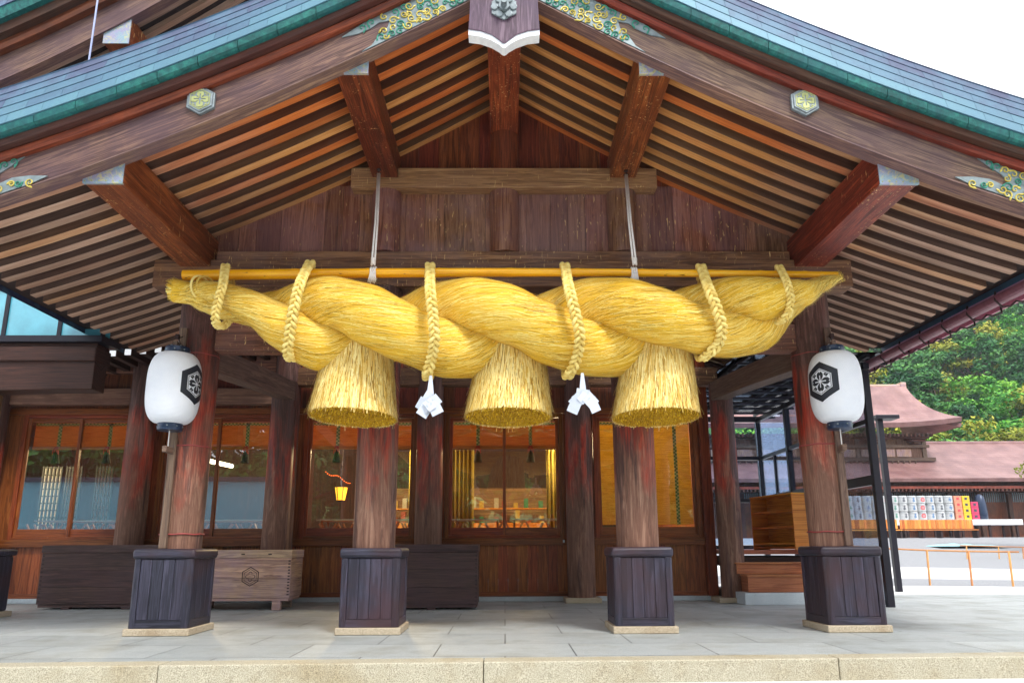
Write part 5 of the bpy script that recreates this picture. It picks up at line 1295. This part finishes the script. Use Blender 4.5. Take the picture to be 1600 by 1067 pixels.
for c, (nm, n_) in enumerate((('peach',4),('yellow',4),('magenta',3))):
    for r_ in range(n_):
        x = xb0+.55+.52*c; h_ = .37; z = bz+.001+r_*(h_+.004); t = thing('drink_crate', '%s crate, %s of its stack at the right end of the barrels' % (nm, ['bottom','second','third','topmost'][r_] if n_ == 4 else ['bottom','middle','topmost'][r_]), 'crate', (x, 46.85, z), 'coloured crates beside the barrels')
        mb = MB(0); mb.box(x-.24, x+.24, 46.6, 47.1, z, z+h_); obj('crate_body', mb, bxm[c], t, bev=.02); mb = MB(0); mb.box(x-.08, x+.08, 46.585, 46.598, z+.13, z+.27); obj('crate_mark', mb, marks[3] if c else marks[2], t)
mb = MB(2); x = xb0+2.15; mb.lathe([(0,bz+.002),(.34,bz+.002),(.36,bz+.4),(.33,bz+1.0),(.25,bz+1.45),(.1,bz+1.6),(0,bz+1.62)], (x, 46.9), 18)
o = tag(obj('covered_stack', mb, M_NAVY, smooth=True), 'dark blue cloth-covered bundle at the right end of the barrel stand', 'covered bundle')
# benches in front of the stand
for k, (xa, xb, lb) in enumerate(((1300,1400,'left'),(1404,1518,'right'))):
    a = at(xa, 825, Y=44.5).x; b = at(xb, 825, Y=44.5).x; gz = ground_z(0,44.5); t = thing('slatted_bench', 'long orange wooden bench with a boarded back, %s one of the two before the barrels' % lb, 'bench', ((a+b)/2, 44.5, gz), 'benches before the barrels')
    mb = MB(2); x = a
    while x < b: mb.box(x+.004, min(x+.14,b), 44.3, 44.34, at(xa,826,Y=44.5).z, at(xa,812,Y=44.5).z); x += .145
    obj('back_boards', mb, W_BENCH, t); mb = MB(0); mb.box(a, b, 43.8, 44.28, gz+.42, gz+.48); obj('seat', mb, W_BENCH, t)
    for q in range(5): mb = MB(2); x = a+(b-a-.1)*q/4; mb.box(x, x+.1, 43.85, 44.35, gz-.02, gz+.41); obj('leg', mb, M_IRON, t)
# bamboo fence
def lowfence(tops, posts, Yf, label, nm):
    t = thing('rail_fence', label, 'fence', (0,0,0)); 
    mb = MB(0); P = [at(x, y, Y=Yy) for x, y, Yy in tops]; mb.tube(P, .022, n=8); obj('top_rail', mb, W_FENCE, t)
    for x, y, Yy, xt in posts: 
        g = at(x, y, Y=Yy); p = at(xt[0], xt[1], Y=Yy); mb = MB(2); mb.cyl((g.x, Yy, ground_z(g.x,Yy)-.02), (p.x, Yy, p.z), .026, n=10); obj('post', mb, W_FENCE, t)
lowfence([(1300,851,19.6),(1395,857,19.6),(1450,859.5,19.4),(1514,861,19.1),(1592,862,18.7)], [(1453,912,19.4,(1448,859)),(1519,914,19.1,(1513,860)),(1583,915,18.7,(1576,861))], 19.4, 'low rail fence of thin pale wooden posts on the white paving', 'near')
lowfence([(1500,852,30),(1600,854.5,30)], [(1510,862,30,(1510,853)),(1560,863,30,(1560,854)),(1598,863,30,(1598,855))], 30, 'distant thin wooden rail at the right edge beyond the gravel', 'far')
# tarpaulin heap
gz = ground_z(0, 36); c = at(1500, 852, Y=36); t = MB(); 
n=18; V=[]; 
for j in range(n+1):
    for i in range(n+1):
        u, v = i/n*2-1, j/n*2-1; hgt = max(0, (1-u*u)*(1-v*v))*(.07+.22*noise.noise(Vector((u*3,v*3,1)))); V.append((c.x+u*1.6, 36+v*1.2, gz+.01+max(0,hgt)))
t.add(V, [(j*(n+1)+i, j*(n+1)+i+1, (j+1)*(n+1)+i+1, (j+1)*(n+1)+i) for i in range(n) for j in range(n)], uvs=[(0,0)]*len(V))
tag(obj('tarpaulin', t, flat('white_teal_sheet', s2l(150,196,200), .5, 0, .1)), 'crumpled white and teal plastic sheet lying on the gravel', 'tarpaulin')

# ------------------------------------------------------------------ hill and trees
def hz(x, y): return 2.0 + 40*sst(62, 150, y+.25*(x-40)) + 3*noise.noise(Vector((x*.05, y*.05, 0)))
hm = grid_mesh(-10, 170, 45, 62, 210, 34, hz); o = obj('hill', hm, M_LEAFD, smooth=True); tag(o, kind='structure')
def tree_mesh(seed, h, cr, mat, conifer=False, layers=7, leaves=5200, ls=.17, low=.22):
    rnd = random.Random(seed); t = MB(2); trunk = [(0,0,-.5)]; x=y=0
    for k in range(1, 7): x += rnd.uniform(-.04,.04)*h*.3; y += rnd.uniform(-.04,.04)*h*.3; trunk.append((x,y,h*.85*k/6))
    t.tube(trunk, [h*.028*(1-.85*k/6) for k in range(7)], n=8)
    C = MB(2); clumps = []
    for k in range(layers*4):
        f = rnd.uniform(.25 if low > .1 else 0, 1); zz = h*(low+(1-low)*f) if not conifer else h*(.15+.85*f); rad = cr*(sqrt(max(.03,1-((f-.45)/.62)**2)) if not conifer else (1.05-f))*rnd.uniform(.35,1.0)
        a = rnd.uniform(0,2*pi); p = Vector((rad*cos(a), rad*sin(a), zz)); cs = cr*rnd.uniform(.2,.38)
        clumps.append((p, cs, rnd.random())); base = Vector(trunk[min(6,int(f*5))]); t.tube([base, base.lerp(p,.5)+Vector((0,0,.05*h*.2)), p], [h*.009, h*.006, h*.002], n=5)
    per = leaves//len(clumps)
    for p, cs, tone in clumps:
        for q in range(per):
            d = Vector((rnd.gauss(0,1), rnd.gauss(0,1), rnd.gauss(0,.55))); d.normalize(); r = cs*(rnd.random()**.45); c = p+Vector((d.x*r, d.y*r, d.z*r*.62))
            nrm = (d*.6+Vector((rnd.uniform(-1,1),rnd.uniform(-1,1),rnd.uniform(.2,1.4)))).normalized(); u = nrm.orthogonal().normalized(); v = nrm.cross(u); an = rnd.uniform(0,pi); u, v = u*cos(an)+v*sin(an), v*cos(an)-u*sin(an)
            s_ = ls*rnd.uniform(.6,1.3); C.add([c-u*s_, c-v*s_*.45, c+u*s_, c+v*s_*.45], [(0,1,2,3)], uvs=[(0,0)]*4, var=min(1,max(0,tone*.55+rnd.random()*.45)))
    return t, C
def make_tree(seed, h, cr, mat, label, name, group, **k):
    T = thing(name, label, 'tree', (0,0,0), group); t, C = tree_mesh(seed, h, cr, mat, **k); obj('trunk', t, M_BARK, T, smooth=True); obj('crown', C, mat, T, merge=False); return T
GR = 'trees covering the hillside'
kinds = [make_tree(21, 10, 4.4, M_LEAFG, 'bright green broad crowned tree on the hillside', 'broadleaf_tree', GR, ls=.24), make_tree(22, 11, 4.2, M_LEAFD, 'deep green tree on the hillside', 'broadleaf_tree', GR, ls=.24),
         make_tree(23, 10, 4.4, M_LEAFY, 'yellow-olive tree on the hillside', 'broadleaf_tree', GR, ls=.24), make_tree(24, 13, 3.6, M_LEAFD, 'dark conifer on the hillside', 'conifer_tree', GR, conifer=True, layers=9, ls=.24)]
rnd = random.Random(33); first = set(); spots = []
for row in range(11):
    yy = 66+row*7.2; n_ = 13
    for k in range(n_):
        x = yy*(.35+.42*k/(n_-1))+rnd.uniform(-1.6,1.6)
        if row > 5 and k < 2: continue
        spots.append((x, yy+rnd.uniform(-2.2,2.2)))
for (x, y) in spots:
    r = rnd.random(); k = 0 if r < .26 else 1 if r < .52 else 2 if r < .82 else 3
    if k in first: o = copy_tree(kinds[k])
    else: o = kinds[k]; first.add(k)
    o.location = (x, y, hz(x, y)-.3); s_ = rnd.uniform(.75, 1.15)*(1.0+.002*(y-60)); o.scale = (s_*rnd.uniform(.9,1.15), s_, s_*rnd.uniform(.85,1.1)); o.rotation_euler.z = rnd.uniform(0,6.28)
# near pine at the right edge
T = make_tree(41, 7.2, 2.7, M_LEAFY, 'yellow-green leaning tree close by at the right edge of the view', 'broadleaf_tree', None, leaves=9000, ls=.085)
T.location = (26.2, 32, .8)
# planted bank behind the viewer, mirrored in the windows
T2 = None
for k in range(30):
    x = -49+7*(k%15)+3.5*(k//15)
    if T2 is None: T2 = make_tree(51, 11.5, 5.0, M_LEAFD, 'tree behind the viewer mirrored in the hall windows', 'broadleaf_tree', 'trees behind the viewer', leaves=9000, ls=.34, low=.02, layers=10); o = T2
    else: o = copy_tree(T2)
    o.location = (x, -19-8*(k//15), -.2); o.rotation_euler.z = k*1.3; o.scale = (1,1,.9+.05*(k%3)+.3*(k//15))

t = thing('boundary_wall', 'long blue-grey plastered wall with a dark coping behind the viewer, mirrored in the left windows', 'wall', (0, -13, 0))
mb = MB(0); mb.box(-60, -12, -13.3, -13, -.17, 4.7); obj('wall_face', mb, flat('blue_grey_plaster', s2l(110,170,196), .7), t)
mb = MB(0); mb.box(-60, -12, -13.6, -12.7, 4.702, 4.95); obj('coping', mb, M_NAVY, t, bev=.05)

hzm = bpy.data.materials.new('valley_haze'); hzm.use_nodes = True; t_ = hzm.node_tree; t_.nodes.clear(); o_ = t_.nodes.new('ShaderNodeOutputMaterial'); v_ = t_.nodes.new('ShaderNodeVolumePrincipled')
v_.inputs['Color'].default_value = (.82,.9,1,1); v_.inputs['Density'].default_value = .00045; t_.links.new(v_.outputs[0], o_.inputs['Volume'])
mb = MB(); mb.box(-120, 190, -40, 230, -2, 62); o = obj('haze', mb, hzm); tag(o, kind='stuff')

for x_, e_ in ((2.8, 110), (-12.5, 240)):
    l_ = ld.copy(); l_.energy = e_; q = bpy.data.objects.new('hall_tube_fill_light', l_); COL.objects.link(q); q.location = (x_, 16.2, 3.3)  # added lamps: one backlights the right-hand blind, one brightens the far left room

bk = grid_mesh(-90, 90, 60, -60, -30, 10, lambda x, y: -1+9*sst(-30, -42, y)+1.2*noise.noise(Vector((x*.2, y*.2, 3)))) if False else MB()
V = []; nx, ny = 60, 8
for j in range(ny+1):
    for i in range(nx+1):
        x = -90+3*i; y = -31-3*j; V.append((x, y, -.5+10*(j/ny)**.6+1.2*noise.noise(Vector((x*.2, y*.2, 3)))))
bk.add(V, [(j*(nx+1)+i, j*(nx+1)+i+1, (j+1)*(nx+1)+i+1, (j+1)*(nx+1)+i) for j in range(ny) for i in range(nx)], uvs=[(v[0],v[1]) for v in V])
tag(obj('sky_blocking_bank', bk, M_LEAFD, smooth=True), kind='structure')  # unseen bank added to close bright sky gaps mirrored in the windows
